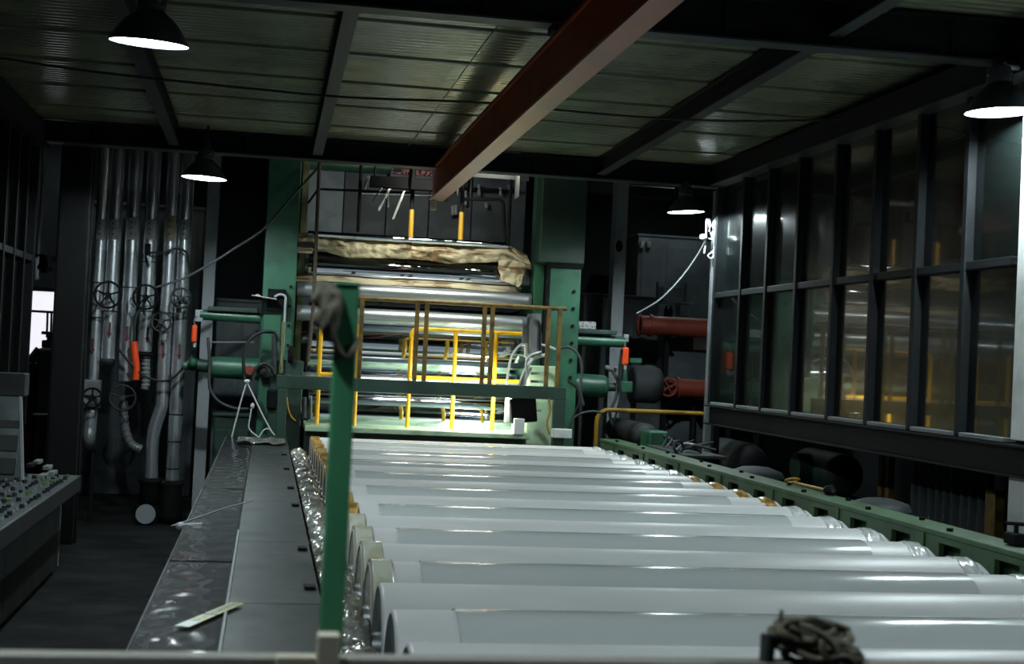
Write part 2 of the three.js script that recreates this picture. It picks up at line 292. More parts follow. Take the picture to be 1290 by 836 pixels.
{ // glazed wall on the left (only its far end shows)
  const w = new THREE.Group(); w.name = 'window_2'; w.userData.kind = 'structure'; scene.add(w);
  const add = (n, g, m) => mesh(n, g, m, w);
  add('header_beam', box(XL - 0.08, XL + 0.14, 4.0, 4.22, -15.05, -8.9), M.black);
  add('base_panel', box(XL - 0.05, XL + 0.03, 0, 1.2, -15.05, -8.9), M.black);
  const N = 11, L = (15.0 - 8.95) / N;
  for (let i = 0; i <= N; i++) add('mullion', rbox(XL - 0.05, XL + 0.06, 1.2, 4.0, -15.0 + L * i - 0.03, -15.0 + L * i + 0.03, 0.006), M.black);
  for (let i = 0; i < N; i++) { const a = -15.0 + L * i + 0.03, b = a + L - 0.06; add('transom', box(XL - 0.03, XL + 0.05, 2.84, 2.9, a, b), M.black); for (const [y0, y1] of [[1.2, 2.84], [2.9, 4.0]]) add('pane', box(XL - 0.012, XL - 0.006, y0, y1, a, b), M.glass); }
}

// ------------------------------------------------------------------ pendant lamps
function pendant(x, y, z, d, yTop, tilt, label, back = 0, cd = LAMP_CD) {
  const t = thing('pendant_lamp', label, 'lamp', V(x, y, z), 'high-bay pendant lamps');
  t.rotation.z = tilt; t.rotation.x = back;
  const R = d / 2, put = (n, g, m, k) => mesh(n, g, m, t, k);
  const prof = [[R, 0], [R * 0.97, 0.012], [R * 0.9, 0.045], [R * 0.76, R * 0.42], [R * 0.58, R * 0.62], [R * 0.4, R * 0.75], [R * 0.34, R * 0.82]];
  const out = lathe(prof.map(p => [p[0], p[1]]), 40), inn = lathe(prof.map(p => [p[0] - 0.004, p[1] - 0.001]).reverse(), 40);
  const sh = put('shade', out, M.shadeOut);
  mesh('reflector', inn, M.shadeIn, sh);
  mesh('rim', new THREE.TorusGeometry(R, 0.005, 8, 48).rotateX(Math.PI / 2), M.shadeOut, sh);
  const h = R * 0.82;
  const nk = put('neck', merge([lathe([[0.0, h + 0.001], [R * 0.36, h], [R * 0.37, h + 0.03], [R * 0.36, h + 0.1], [R * 0.2, h + 0.115], [R * 0.17, h + 0.17], [0, h + 0.17]], 24)]), M.darkGrey);
  for (const a of [0.6, 1.7, 3.7, 4.8]) mesh('screw', new THREE.CylinderGeometry(0.008, 0.008, 0.012, 8).rotateX(Math.PI / 2).translate(0, 0, R * 0.37).rotateY(a).translate(0, h + 0.05, 0), M.steel, nk);
  put('stem', new THREE.CylinderGeometry(0.014, 0.014, yTop - y - h - 0.15, 10).translate(0, (yTop - y + h + 0.15) / 2, 0), M.steelDark);
  put('bulb', lathe([[0, 0.012], [0.03, 0.017], [0.05, 0.035], [0.055, 0.065], [0.045, 0.1], [0.03, 0.15], [0.0, 0.16]], 20), M.bulb);
  const l = new THREE.PointLight(LAMP_COL, cd, 0, 2); l.position.set(0, 0.06, 0); l.castShadow = true; l.shadow.radius = 2; l.shadow.mapSize.set(1024, 1024); t.add(l);
  return t;
}
pendant(-0.735, 3.75, -8.2, 0.44, 4.5, -0.03, 'dark bell-shaped pendant lamp at the upper left, nearest of the two above the floor aisle', 0.09);
pendant(-0.70, 3.73, -14.45, 0.44, 4.25, -0.03, 'dark bell-shaped pendant lamp hanging in front of the vertical silver pipes');
pendant(4.53, 3.80, -8.45, 0.44, 4.12, 0.05, 'bright pendant lamp beside the white pier at the right edge');
pendant(4.34, 3.74, -14.75, 0.40, 4.05, 0.06, 'bright pendant lamp near the far steel post by the right windows');
pendant(-0.70, 3.85, -2.2, 0.44, 4.5, 0, 'pendant lamp above the left side of the camera platform, outside the picture');
pendant(4.40, 3.85, -2.2, 0.44, 4.5, 0, 'pendant lamp above the right side of the near rolls, outside the picture');
pendant(5.9, 5.2, -20.2, 0.44, 6.4, 0, 'pendant lamp high in the dark bay right of the mill', 0, 1.4);
pendant(-2.6, 5.2, -19.6, 0.44, 6.4, 0, 'pendant lamp high in the bay behind the silver pipes', 0, 1);
{ // bracket pipe for right lamp
  const a = pz(1266, 82, -8.45);
  single('lamp_bracket', 'short grey pipe bracket holding the right pendant lamp under the beam', 'bracket', [rod(V(4.53, 4.08, -8.4), V(4.77, 4.075, -8.4), 0.018), rod(V(4.53, 4.02, -8.42), V(4.53, 4.11, -8.42), 0.02)], M.lightGrey);
}
// work lights over the mill, tucked up behind the far cross beam
for (const [x, lab, tilt, pow] of [[2.37, 'white work light behind the far cross beam, right of the pair over the mill', 0, WORK_I], [1.72, 'white work light behind the far cross beam, left of the pair over the mill', 0.5, WORK_I2]]) {
  const t = thing('work_light', lab, 'lamp', V(x, 4.22, -15.55), 'work lights over the mill');
  t.rotation.x = tilt;
  const put = (n, g, m) => mesh(n, g, m, t);
  put('housing', rbox(-0.26, 0.26, 0.005, 0.07, -0.13, 0.13, 0.01), M.grey);
  put('lens', box(-0.24, 0.24, -0.005, 0.004, -0.11, 0.11), M.led);
  for (const q of [-1, 1]) { put('bracket', poly([V(q * 0.18, 0.06, 0), V(q * 0.18, 0.27, 0.02), V(q * 0.18, 0.27 - tilt * 0.36, 0.4)], 0.014, 0.04), M.steelDark); put('side_skirt', box(q * 0.262, q * 0.27, -0.36, 0.06, -0.15, 0.15), M.black); }
  if (!tilt) put('back_skirt', box(-0.262, 0.262, -0.14, 0.06, -0.15, -0.14), M.black);
  const l = new THREE.RectAreaLight(WORK_COL, pow, 0.46, 0.2); l.position.set(0, -0.008, 0); l.rotation.x = -Math.PI / 2; t.add(l);
}

// ------------------------------------------------------------------ cooling rolls and film
const PITCH = 0.582, RR = 0.25, YA = 0.93, X0 = 0.475, X1 = 3.63;
const zRoll = j => -4.448 - PITCH * j;
const ord = ['first', 'second', 'third', 'fourth', 'fifth', 'sixth', 'seventh', 'eighth', 'ninth', 'tenth', 'eleventh', 'twelfth', 'thirteenth', 'fourteenth', 'fifteenth', 'sixteenth', 'seventeenth', 'eighteenth', 'nineteenth', 'twentieth'];
const alongX = g => g.rotateZ(-Math.PI / 2);                // lathe axis y -> +x
const shellGeo = boxUV(alongX(lathe([[RR - 0.014, 0], [RR - 0.005, 0.004], [RR - 0.001, 0.01], [RR, 0.018], [RR, X1 - X0 - 0.11], [RR - 0.007, X1 - X0 - 0.07], [RR - 0.02, X1 - X0 - 0.03], [RR - 0.045, X1 - X0]], 72)));
const capGeo = boxUV(merge([alongX(lathe([[0, 0.02], [0.1, 0.02], [0.105, 0.012], [RR - 0.04, 0.006], [RR - 0.014, 0.0]], 40))]));
const capGeoR = boxUV(alongX(lathe([[RR - 0.045, X1 - X0], [RR - 0.07, X1 - X0 - 0.01], [0.1, X1 - X0 - 0.012], [0, X1 - X0 - 0.012]], 40)));
const journalGeo = boxUV(alongX(lathe([[0, -0.19], [0.055, -0.19], [0.06, -0.18], [0.06, 0.03]], 24)));
const journalGeoR = boxUV(alongX(lathe([[0.06, X1 - X0 - 0.02], [0.06, X1 - X0 + 0.1], [0, X1 - X0 + 0.1]], 24)));
function wrapGeo(x0, x1, r, s, amp, seg = 40, n = 12, taper = 0.25) {      // crinkled plastic sleeve
  const f = (u, v) => { const a = v * Math.PI * 2, x = x0 + (x1 - x0) * u, e = taper < 0 ? 1 - 0.18 * sm(0.4, 1, u) ** 2 - 0.022 * sm(0.25, 0, u) : Math.sin(Math.PI * Math.min(1, Math.max(0, u))) * taper + 1 - taper, rad = (r + amp * (nz(x * 22 + s, Math.cos(a) * 4 + s, Math.sin(a) * 4) + 0.6 * nz(x * 50 + s, Math.cos(a) * 9, Math.sin(a) * 9 + s))) * e; return V(x, Math.cos(a) * rad, Math.sin(a) * rad); };
  const P = [], I = []; for (let i = 0; i <= n; i++) for (let j = 0; j < seg; j++) { const p = f(i / n, j / seg); P.push(p.x, p.y, p.z); }
  for (let i = 0; i < n; i++) for (let j = 0; j < seg; j++) { const a = i * seg + j, b = i * seg + (j + 1) % seg, c = a + seg, d = b + seg; I.push(a, b, c, b, d, c); }
  const ends = [0, n].map(i => { P.push(x0 + (x1 - x0) * i / n, 0, 0); return P.length / 3 - 1; });
  for (let j = 0; j < seg; j++) { I.push(ends[0], (j + 1) % seg, j); I.push(ends[1], n * seg + j, n * seg + (j + 1) % seg); }
  const g = new THREE.BufferGeometry(); g.setAttribute('position', new THREE.Float32BufferAttribute(P, 3)); g.setIndex(I); g.computeVertexNormals(); return boxUV(g);
}
const wraps = [0, 1, 2, 3].map(k => wrapGeo(-0.19, -0.025, 0.125, k * 7.3, 0.028));
const bandsL = [0, 1, 2].map(k => wrapGeo(0.004, 0.1, RR + 0.009, 31 + k * 5.1, 0.004, 60, 8, 0));
const bandsR = [0, 1, 2].map(k => wrapGeo(X1 - X0 - 0.17, X1 - X0 - 0.02, RR + 0.006, 61 + k * 5.1, 0.008, 80, 20, -1));
for (let j = -1; j < 19; j++) {
  const z = zRoll(j), far = j >= 7, am = j >= 9 && j <= 12;
  const t = thing('cooling_roll', `white cooling roll, ${ord[j + 1]} counted from the railing, ${j % 2 ? 'film over its top' : 'bare white top under the film'}`, 'roll', V(X0, YA, z), 'cooling rolls of the line');
  const put = (n, g, m, l) => { const q = mesh(n, g, m, t, true); if (l) q.userData.label = l; return q; };
  put('shell', shellGeo, M.roll); put('end_cap', capGeo, M.rollEnd); put('end_cap', capGeoR, M.rollEnd);
  put('journal', journalGeo, M.steel); put('journal', journalGeoR, M.steel);
  const w = put('coupling_wrap', wraps[(j + 4) % 4], M.wrapGrey, 'coupling wrapped in crinkled shiny plastic'); w.rotation.x = j * 1.3;
  if (j > 2) { const bl = put('end_band', bandsL[(j + 3) % 3], far ? M.amber : M.cream, far ? 'amber stained wrapping on the left end' : 'cream stained wrapping on the left end'); bl.rotation.x = j * 0.9; }
  const br = put('end_band', bandsR[(j + 3) % 3], am ? M.amber : M.wrap, am ? 'amber stained wrapping on the right end' : 'clear plastic wrapping on the right end'); br.rotation.x = j * 0.7;
}
{ // the film threads over every second roll and under the ones between
  const top = [], r = RR + 0.004, phi = Math.acos(Math.min(1, 2 * r / PITCH)), N = 14;
  for (let j = -1; j < 19; j++) {
    const z = zRoll(j), up = j % 2 !== 0;
    // travel from +z side to -z side; angles from +z axis
    for (let i = 0; i <= N; i++) { const a = phi + (Math.PI - 2 * phi) * i / N; top.push([z + r * Math.cos(a), YA + (up ? 1 : -1) * r * Math.sin(a)]); }
  }
  const th = 0.003, A = [], B = [];
  for (let i = 0; i < top.length; i++) { const p = top[Math.max(0, i - 1)], q = top[Math.min(top.length - 1, i + 1)]; let dx = q[0] - p[0], dy = q[1] - p[1], l = Math.hypot(dx, dy) || 1; A.push([top[i][0] - dy / l * th / 2, top[i][1] + dx / l * th / 2]); B.push([top[i][0] + dy / l * th / 2, top[i][1] - dx / l * th / 2]); }
  const loop = A.concat(B.reverse()), fx0 = 0.70, fx1 = 3.235, P = [], I = [], n = loop.length;
  const nx = 12;
  for (let k = 0; k <= nx; k++) for (const [z, y] of loop) { const e = k === 0 ? 0.012 * nz(z * 1.7, 2.2) : k === nx ? 0.02 * nz(z * 1.3, 8.2) : 0; P.push(fx0 + (fx1 - fx0) * k / nx + e, y, z); }
  for (let k = 0; k < nx; k++) for (let i = 0; i < n; i++) { const a = k * n + i, b = k * n + (i + 1) % n, c = a + n, d = b + n; I.push(a, c, b, b, c, d); }
  const g = new THREE.BufferGeometry(); g.setAttribute('position', new THREE.Float32BufferAttribute(P, 3)); g.setIndex(I); g.computeVertexNormals();
  single('film_sheet', 'long sheet of grey white film threaded over and under the cooling rolls', 'film', g, M.film);
}
// ------------------------------------------------------------------ machine frame on the right of the rolls
{
  const t = thing('machine_frame', 'long green steel side frame with square openings along the right ends of the rolls', 'frame', V(3.85, 0, -9.5));
  const x0 = 3.745, x1 = 3.95, yT = 1.235, z0 = -15.7, z1 = -2.6;
  const s = new THREE.Shape([new THREE.Vector2(z0, 0.62), new THREE.Vector2(z1, 0.62), new THREE.Vector2(z1, yT - 0.03), new THREE.Vector2(z0, yT - 0.03)]);
  const zw = []; for (let j = -7; j < 13; j++) zw.push(-7.347 - 0.617 * j);
  for (const z of zw) { const h = new THREE.Path(); h.moveTo(z - 0.125, 1.04); h.lineTo(z + 0.125, 1.04); h.lineTo(z + 0.125, 1.168); h.lineTo(z - 0.125, 1.168); h.closePath(); s.holes.push(h); }
  const g = new THREE.ExtrudeGeometry(s, { depth: 0.03, bevelEnabled: false }); g.rotateY(-Math.PI / 2).translate(x0 + 0.03, 0, 0);
  part(t, 'side_plate', g, M.greenFrame);
  part(t, 'back_plate', box(x0 + 0.085, x0 + 0.1, 0.62, yT - 0.03, z0, z1), M.greenFrame);
  part(t, 'top_plate', rbox(x0 - 0.012, x1 + 0.012, yT - 0.03, yT, z0, z1, 0.006), M.greenFrame);
  part(t, 'bottom_plate', box(x0, x1, 0.59, 0.62, z0, z1), M.greenFrame);
  for (let j = 0; j < 10; j++) part(t, 'joint_rib', box(x0 - 0.012, x0, 0.62, yT - 0.03, -3.955 - 1.234 * j - 0.015, -3.955 - 1.234 * j + 0.015), M.greenFrame);
  for (let j = 0; j < 22; j++) part(t, 'bolt', new THREE.CylinderGeometry(0.018, 0.018, 0.02, 6).translate(x0 + (j % 2 ? 0.05 : 0.15), yT + 0.008, -3.6 - 0.55 * j), M.black);
  for (let j = 0; j < 6; j++) part(t, 'leg', box(x0, x1, 0, 0.6, z0 + 0.3 + j * 2.4, z0 + 0.5 + j * 2.4), M.greenFrame);
  for (let j = 0; j < 6; j++) { const z = zRoll(j * 3 + 1) + 0.3; part(t, 'tie_hook', tube([V(x0 - 0.005, 1.05, z), V(x0 - 0.05, 1.0, z + 0.01), V(x0 - 0.04, 0.93, z), V(x0 - 0.012, 0.95, z - 0.015)], 0.008, 16, 6), M.black); }
}
// ------------------------------------------------------------------ cover over the drive on the left
{
  const y = 1.14, xl = -0.375, xf = -0.1, xr = 0.245, z0 = -15.4, z1 = -2.9;
  const t = thing('drive_cover', 'long flat metal cover along the left ends of the rolls, glossy plastic on its left', 'cover', V(-0.06, 0, -9));
  const zc = [z1, -5.35, -7.05, -8.9, -10.9, -13.1, z0];
  for (let i = 0; i < 6; i++) part(t, 'top_plate', rbox(xf, xr, y - 0.02, y, zc[i] - 0.003, zc[i + 1] + 0.003, 0.004), M.coverPlate);
  const zp = [z1, -6.35, -7.9, -9.6, -11.6, z0];
  for (let i = 0; i < 5; i++) { const za = zp[i] - 0.003, zb = zp[i + 1] + 0.003, lift = 0.004 * (i % 2); part(t, 'plastic_sheet', sheet((u, v) => { const x = xl + (xf - xl) * v, z = za + (zb - za) * u; return V(x, y - 0.002 + lift + sm(0, 0.15, v) * sm(1, 0.85, v) * (0.0025 * nz(x * 13, z * 8, i) + 0.001 * Math.sin(z * 23 + x * 9)) + 0.004 * nz(x * 5, z * 2.3, i), z); }, 90, 18, 0.004), M.coverSheet).userData.label = 'wavy glossy dark plastic sheet'; }
  part(t, 'side_panel', box(xl + 0.01, xl + 0.03, 0.05, y - 0.012, z0, z1), M.darkGrey);
  part(t, 'bearing_beam', box(0.2, 0.232, 0.5, 1.05, z0 + 0.02, z1 - 0.02), M.greenDark);
  part(t, 'edge_strip', rbox(xl - 0.012, xl + 0.03, y - 0.05, y - 0.012, z0, z1, 0.006), M.grey);
  part(t, 'seam_strip', rbox(xf - 0.004, xf + 0.006, y, y + 0.011, -7.4, z1, 0.002), M.lightGrey);
  part(t, 'side_panel', box(xr - 0.03, xr - 0.012, 0.3, y - 0.02, z0, z1), M.black);
  for (const [px, py] of [[390, 741], [381, 692], [372, 637], [366, 615], [361, 591], [358, 573]]) { const p = py_(px, py, y); part(t, 'latch', [rbox(p.x - 0.022, p.x + 0.022, y, y + 0.014, p.z - 0.04, p.z + 0.04, 0.004)], M.black); }
  // sticker
  const a = py_(229, 793, y), b = py_(299, 763, y), c = a.clone().add(b).multiplyScalar(0.5), d = b.clone().sub(a), L = d.length();
  const sg = new THREE.BoxGeometry(L, 0.0015, 0.05), st = tex(256, (u, v) => { const e = v < 0.16 || v > 0.84 || u < 0.02 || u > 0.98; if (u > 0.46 && u < 0.51) return [0.03, 0.03, 0.03]; if (u < 0.2) return [0.85, 0.88, 0.86]; if (e) return [0.78, 0.76, 0.45]; const txt = v > 0.34 && v < 0.66 && fbm(u, v, 32, 1, 90, 8) > 0.52; return txt ? [0.2, 0.2, 0.08] : u < 0.46 ? [0.66, 0.66, 0.3] : [0.55, 0.56, 0.25]; }, 1);
  const uvS = sg.attributes.position, uva = sg.attributes.uv; for (let i = 0; i < uvS.count; i++) uva.setXY(i, uvS.getX(i) / L + 0.5, uvS.getZ(i) / 0.05 + 0.5);
  sg.rotateY(Math.atan2(-d.z, d.x)).translate(c.x, y + 0.0115, c.z);
  part(t, 'sticker', sg, std({ map: st, roughness: 0.35 }), 'yellow and white warning strip', true);
  const fold = (pts, r, m) => part(t, 'fold', tube(pts.map(([x, yy]) => py_(x, yy, y + 0.005)), r, 24, 6), m);
  fold([[216, 662], [250, 651], [282, 640], [318, 630]], 0.003, M.lightGrey);
}
{ const p = py_(213, 766, 1.12); single('rag', 'white crumpled rag tucked at the edge of the metal cover', 'rag', [lump(p.x, p.y - 0.01, p.z, 0.035, 0.03, 0.11, 0.5, 2.5, 4), lump(p.x - 0.01, p.y - 0.03, p.z + 0.05, 0.025, 0.025, 0.06, 0.4, 3, 3)], M.white);
  const q = py_(240, 663, 1.13); single('cover_handle', 'small pale tap handle at the far left edge of the cover', 'handle', [rod(V(q.x - 0.05, q.y, q.z), V(q.x + 0.06, q.y + 0.01, q.z), 0.014), lump(q.x - 0.05, q.y, q.z, 0.03, 0.022, 0.03, 0.2, 2, 2)], M.lightGrey); }
{ // white cords knotted above the cover end
  const z = -15.2, P = (x, y) => pz(x, y, z);
  const t = thing('cord', 'white cord hung in an inverted V above the far end of the cover', 'cord', P(318, 480));
  part(t, 'strand', tube([P(290, 558), P(297, 530), P(305, 500), P(311, 481)], 0.009, 24, 6), M.string);
  part(t, 'strand', tube([P(311, 481), P(320, 500), P(332, 525), P(343, 545)], 0.009, 24, 6), M.string);
  part(t, 'strand', tube([P(318, 508), P(315, 525), P(314, 540), P(326, 551)], 0.008, 24, 6), M.string);
  part(t, 'strand', tube([P(326, 551), P(333, 541), P(338, 540), P(346, 548)], 0.008, 24, 6), M.string);
  part(t, 'knot', lump(P(311, 480).x, P(311, 480).y, z, 0.03, 0.02, 0.02, 0.3, 3, 2), M.string); part(t, 'knot', lump(P(318, 511).x, P(318, 511).y, z, 0.02, 0.03, 0.02, 0.3, 3, 2), M.string);
}
{ const pts = [[300, 552], [315, 548], [330, 551], [346, 547], [358, 552]].map(([x, y]) => py_(x, y, 1.16)); single('plastic_film_scrap', 'crumpled clear plastic scrap lying on the far end of the cover', 'scrap', [sheet((u, v) => { const a = pts[0], b = pts[4]; return V(a.x + (b.x - a.x) * u, 1.155 + 0.02 * (nz(u * 6, v * 5) + 0.6), -14.7 + 0.7 * v + 0.1 * nz(u * 4, v * 4 + 9)); }, 24, 16, 0.003)], M.wrapGrey); }

// ------------------------------------------------------------------ platform railing at the camera
{
  const z = -2.6, a = pz(431, 360, z), b = pz(415, 836, z);
  const t = thing('railing_post', 'green painted square post standing close to the camera behind the timber rail', 'post', V(b.x, 0, z));
  part(t, 'post', rbox(b.x - 0.021, b.x + 0.021, 0, a.y, z - 0.021, z + 0.021, 0.005), M.greenPost);
  part(t, 'cap', rbox(b.x - 0.023, b.x + 0.023, a.y, a.y + 0.006, z - 0.023, z + 0.023, 0.003), M.greenPost);
  const c = pz(418, 395, z), B = pz(430, 440, z);
  const r = thing('cloth_tie', 'grey cloth strip knotted round the top of the near green post', 'cloth', c);
  part(r, 'knot', lump(c.x - 0.006, c.y, z + 0.025, 0.022, 0.045, 0.02, 0.5, 2, 4), M.rope); part(r, 'knot', lump(c.x - 0.016, c.y + 0.03, z + 0.02, 0.02, 0.025, 0.018, 0.5, 2, 3), M.rope);
  part(r, 'loop', tube([V(B.x - 0.022, B.y + 0.05, z + 0.026), V(B.x - 0.012, B.y + 0.01, z + 0.03), V(B.x + 0.008, B.y - 0.012, z + 0.028), V(B.x + 0.022, B.y + 0.004, z + 0.026), V(B.x + 0.026, B.y + 0.02, z), V(B.x, B.y + 0.03, z - 0.028), V(B.x - 0.028, B.y + 0.045, z)], 0.006, 48, 6, true), M.rope);
  const zr = -2.5, pl = pz(800, 829, zr).y;
  const k = thing('timber_rail', 'grey weathered timber rail along the bottom edge of the picture', 'rail', V(1.0, pl, zr));
  part(k, 'board', rbox(-1.6, 2.6, pl - 0.12, pl, zr - 0.02, zr + 0.025, 0.004), M.plankGrey);
  const w0 = pz(413, 797, zr + 0.045);
  const wb = thing('timber_block', 'short pale upright wooden block at the foot of the near green post', 'block', V(w0.x, w0.y - 0.15, zr));
  part(wb, 'block', rbox(w0.x - 0.017, w0.x + 0.02, w0.y - 0.16, w0.y, zr + 0.027, zr + 0.067, 0.003), M.wood);
  const wl = pz(378, 825, zr + 0.045);
  single('timber_batten', 'pale short wooden batten left of the upright block', 'block', rbox(wl.x - 0.04, w0.x - 0.019, wl.y - 0.05, wl.y, zr + 0.027, zr + 0.06, 0.003), M.wood);
  for (const x of [-1.45, 2.4]) part(k, 'leg', box(x - 0.02, x + 0.02, 0, pl, zr - 0.062, zr - 0.022), M.greenPost);
  // rope coil over the rail
  const rc = pz(1025, 800, zr), t2 = thing('rope_coil', 'bundle of old grey brown rope draped over the timber rail at the lower right', 'rope', rc);
  const coil = (i, cx, cy, ax, ay, tl, r) => { const pts = []; for (let q = 0; q < 14; q++) { const a = q / 14 * Math.PI * 2; pts.push(V(cx + ax * Math.cos(a) + 0.006 * nz(q * 0.8, i * 3.1), cy + ay * Math.sin(a) + tl * Math.cos(a) + 0.006 * nz(q * 0.7, i * 2.3 + 5), zr + 0.012 + 0.036 * Math.sin(a + i * 0.4) + 0.01 * nz(q, i * 1.7))); } return part(t2, 'rope_turn', tube(pts, r, 60, 7, true), M.rope); };
  for (let i = 0; i < 13; i++) coil(i, rc.x + rr(-0.014, 0.014), rc.y - 0.008 + 0.0042 * (i - 6) + rr(-0.004, 0.004), rr(0.05, 0.08), rr(0.006, 0.02), -rr(0.004, 0.022), rr(0.0045, 0.008));
  const end = pts => part(t2, 'rope_end', tube(pts.map(([x, yy, zz]) => V(rc.x + x, rc.y + yy, zr + zz)), 0.006, 30, 7), M.rope);
  end([[-0.06, 0.03, 0.03], [-0.02, 0.02, 0.062], [0.01, -0.005, 0.066], [0.022, -0.05, 0.058], [0.02, -0.11, 0.05]]);
  end([[0.02, 0.02, 0.05], [-0.01, 0.0, 0.066], [0.0, -0.03, 0.066], [0.035, -0.05, 0.055], [0.05, -0.1, 0.05]]);
  end([[-0.05, -0.02, 0.05], [-0.02, -0.03, 0.064], [0.04, -0.026, 0.062], [0.075, -0.06, 0.04]]);
  const s0 = pz(968, 800, zr);
  part(t2, 'rope_stub', [rod(V(s0.x - 0.006, s0.y - 0.07, zr + 0.01), V(s0.x - 0.004, s0.y + 0.004, zr + 0.01), 0.014), tube([V(s0.x + 0.01, s0.y, zr + 0.02), V(s0.x + 0.014, s0.y + 0.03, zr + 0.02), V(s0.x + 0.02, s0.y + 0.047, zr + 0.01)], 0.004, 14, 6)], M.darkGrey);
}
// ------------------------------------------------------------------ the calender mill
const ZM = -16.9;                                          // roll axis plane
function stand(name, label, pxl, pxr, zf, zb, extra) {
  const xl = pz(pxl, 400, zf).x, xr = pz(pxr, 400, zf).x;
  const t = thing(name, label, 'machine frame', V((xl + xr) / 2, 0, (zf + zb) / 2));
  part(t, 'upright', rbox(xl, xr, 0, 5.2, zb, zf, 0.015), M.green);
  extra && extra(t, xl, xr);
  return t;
}
const zsf = -16.3;
stand('mill_stand', 'tall green mill side frame on the left, a pale shelf bracket at its middle', 329, 371, zsf, -17.6, (t, xl, xr) => {
  part(t, 'inner_guide', rbox(xr + 0.02, xr + 0.1, 0.5, 5.2, -17.4, -16.8, 0.01), M.olive, 'worn olive inner guide');
  part(t, 'base_block', rbox(xl + 0.12, xr + 0.12, 0, 1.95, zsf, zsf + 0.28, 0.012), M.greenDark);
  part(t, 'cover_plate', rbox(xl + 0.02, xl + 0.22, 1.75, 2.45, zsf, zsf + 0.1, 0.01), M.green);
  part(t, 'dark_box', rbox(xl + 0.06, xl + 0.26, 2.5, 2.74, zsf, zsf + 0.16, 0.01), M.black);
  for (let i = 0; i < 5; i++) part(t, 'bolt', new THREE.CylinderGeometry(0.018, 0.018, 0.03, 6).rotateX(Math.PI / 2).translate(xr - 0.06, 1.9 + 0.22 * i, zsf + 0.012), M.black);
});
stand('mill_stand', 'tall green mill side frame on the right, dark seam across it', 690, 730, zsf, -17.6, (t, xl, xr) => {
  part(t, 'upper_block', rbox(xl - 0.14, xr + 0.02, 3.22, 5.2, zsf - 0.3, zsf + 0.05, 0.015), M.greenDark);
  part(t, 'seam', box(xl - 0.02, xr + 0.01, 3.17, 3.22, zsf - 0.1, zsf + 0.03), M.black);
  part(t, 'inner_guide', rbox(xl - 0.14, xl - 0.02, 0.9, 3.2, -17.3, -16.5, 0.01), M.green);
  part(t, 'inner_guide', rbox(xl - 0.03, xl, 0.9, 3.2, zsf - 0.1, zsf + 0.012, 0.004), M.black);
  part(t, 'lower_block', rbox(xl - 0.2, xl + 0.14, 1.1, 2.02, zsf - 0.1, zsf + 0.04, 0.012), M.paleGreen, 'pale worn green lower block');
  for (let i = 0; i < 6; i++) part(t, 'bolt', new THREE.CylinderGeometry(0.02, 0.02, 0.03, 6).rotateX(Math.PI / 2).translate(xr - 0.08, 1.9 + 0.2 * i, zsf + 0.012), M.black);
});
// polished calender rolls
function millRoll(pc, r, lab, xa = 387, xb = 656, zc = ZM) {
  const c = pz(520, pc, zc), xl = pz(xa, pc, zc).x, xr = pz(xb, pc, zc).x;
  const t = thing('calender_roll', lab, 'roll', V(xl, c.y, zc), 'polished rolls of the mill');
  const put = (n, g, m) => mesh(n, alongX(g), m, t);
  put('shell', lathe([[r - 0.01, 0], [r, 0.01], [r, xr - xl - 0.01], [r - 0.01, xr - xl]], 96), M.chrome);
  put('end_face', lathe([[0.09, 0.0], [r - 0.01, 0.0]], 48), M.steel); put('end_face', lathe([[r - 0.01, xr - xl], [0.09, xr - xl]], 48), M.steel);
  put('neck', lathe([[0, -0.12], [0.09, -0.12], [0.09, xr - xl + 0.12], [0, xr - xl + 0.12]], 24), M.steel);
}
millRoll(343, 0.19, 'polished calender roll under the tan sheet, topmost of the stack');
millRoll(433, 0.47, 'biggest polished calender roll, behind the upper part of the yellow railing', 387, 656, ZM - 0.22);
millRoll(524, 0.36, 'polished calender roll below the green crossbar, lowest in view', 387, 650, ZM - 0.12);
millRoll(371, 0.05, 'slim polished guide roll below the lower tan sheet edge', 387, 656, ZM + 0.3);
millRoll(401, 0.035, 'slim polished guide roll near the rusty top rail', 387, 656, ZM + 0.36);
millRoll(484, 0.05, 'slim polished guide roll level with the green crossbar', 387, 656, ZM + 0.42);
{
  const a = pz(388, 292, -16.6), b = pz(640, 304, -16.6);
  single('cross_tube', 'bright steel tube across the mill just above the tan sheet', 'tube', rod(V(a.x, a.y - 0.02, -16.6), V(b.x, a.y - 0.02, -16.6), 0.036, 20), M.chrome);
}
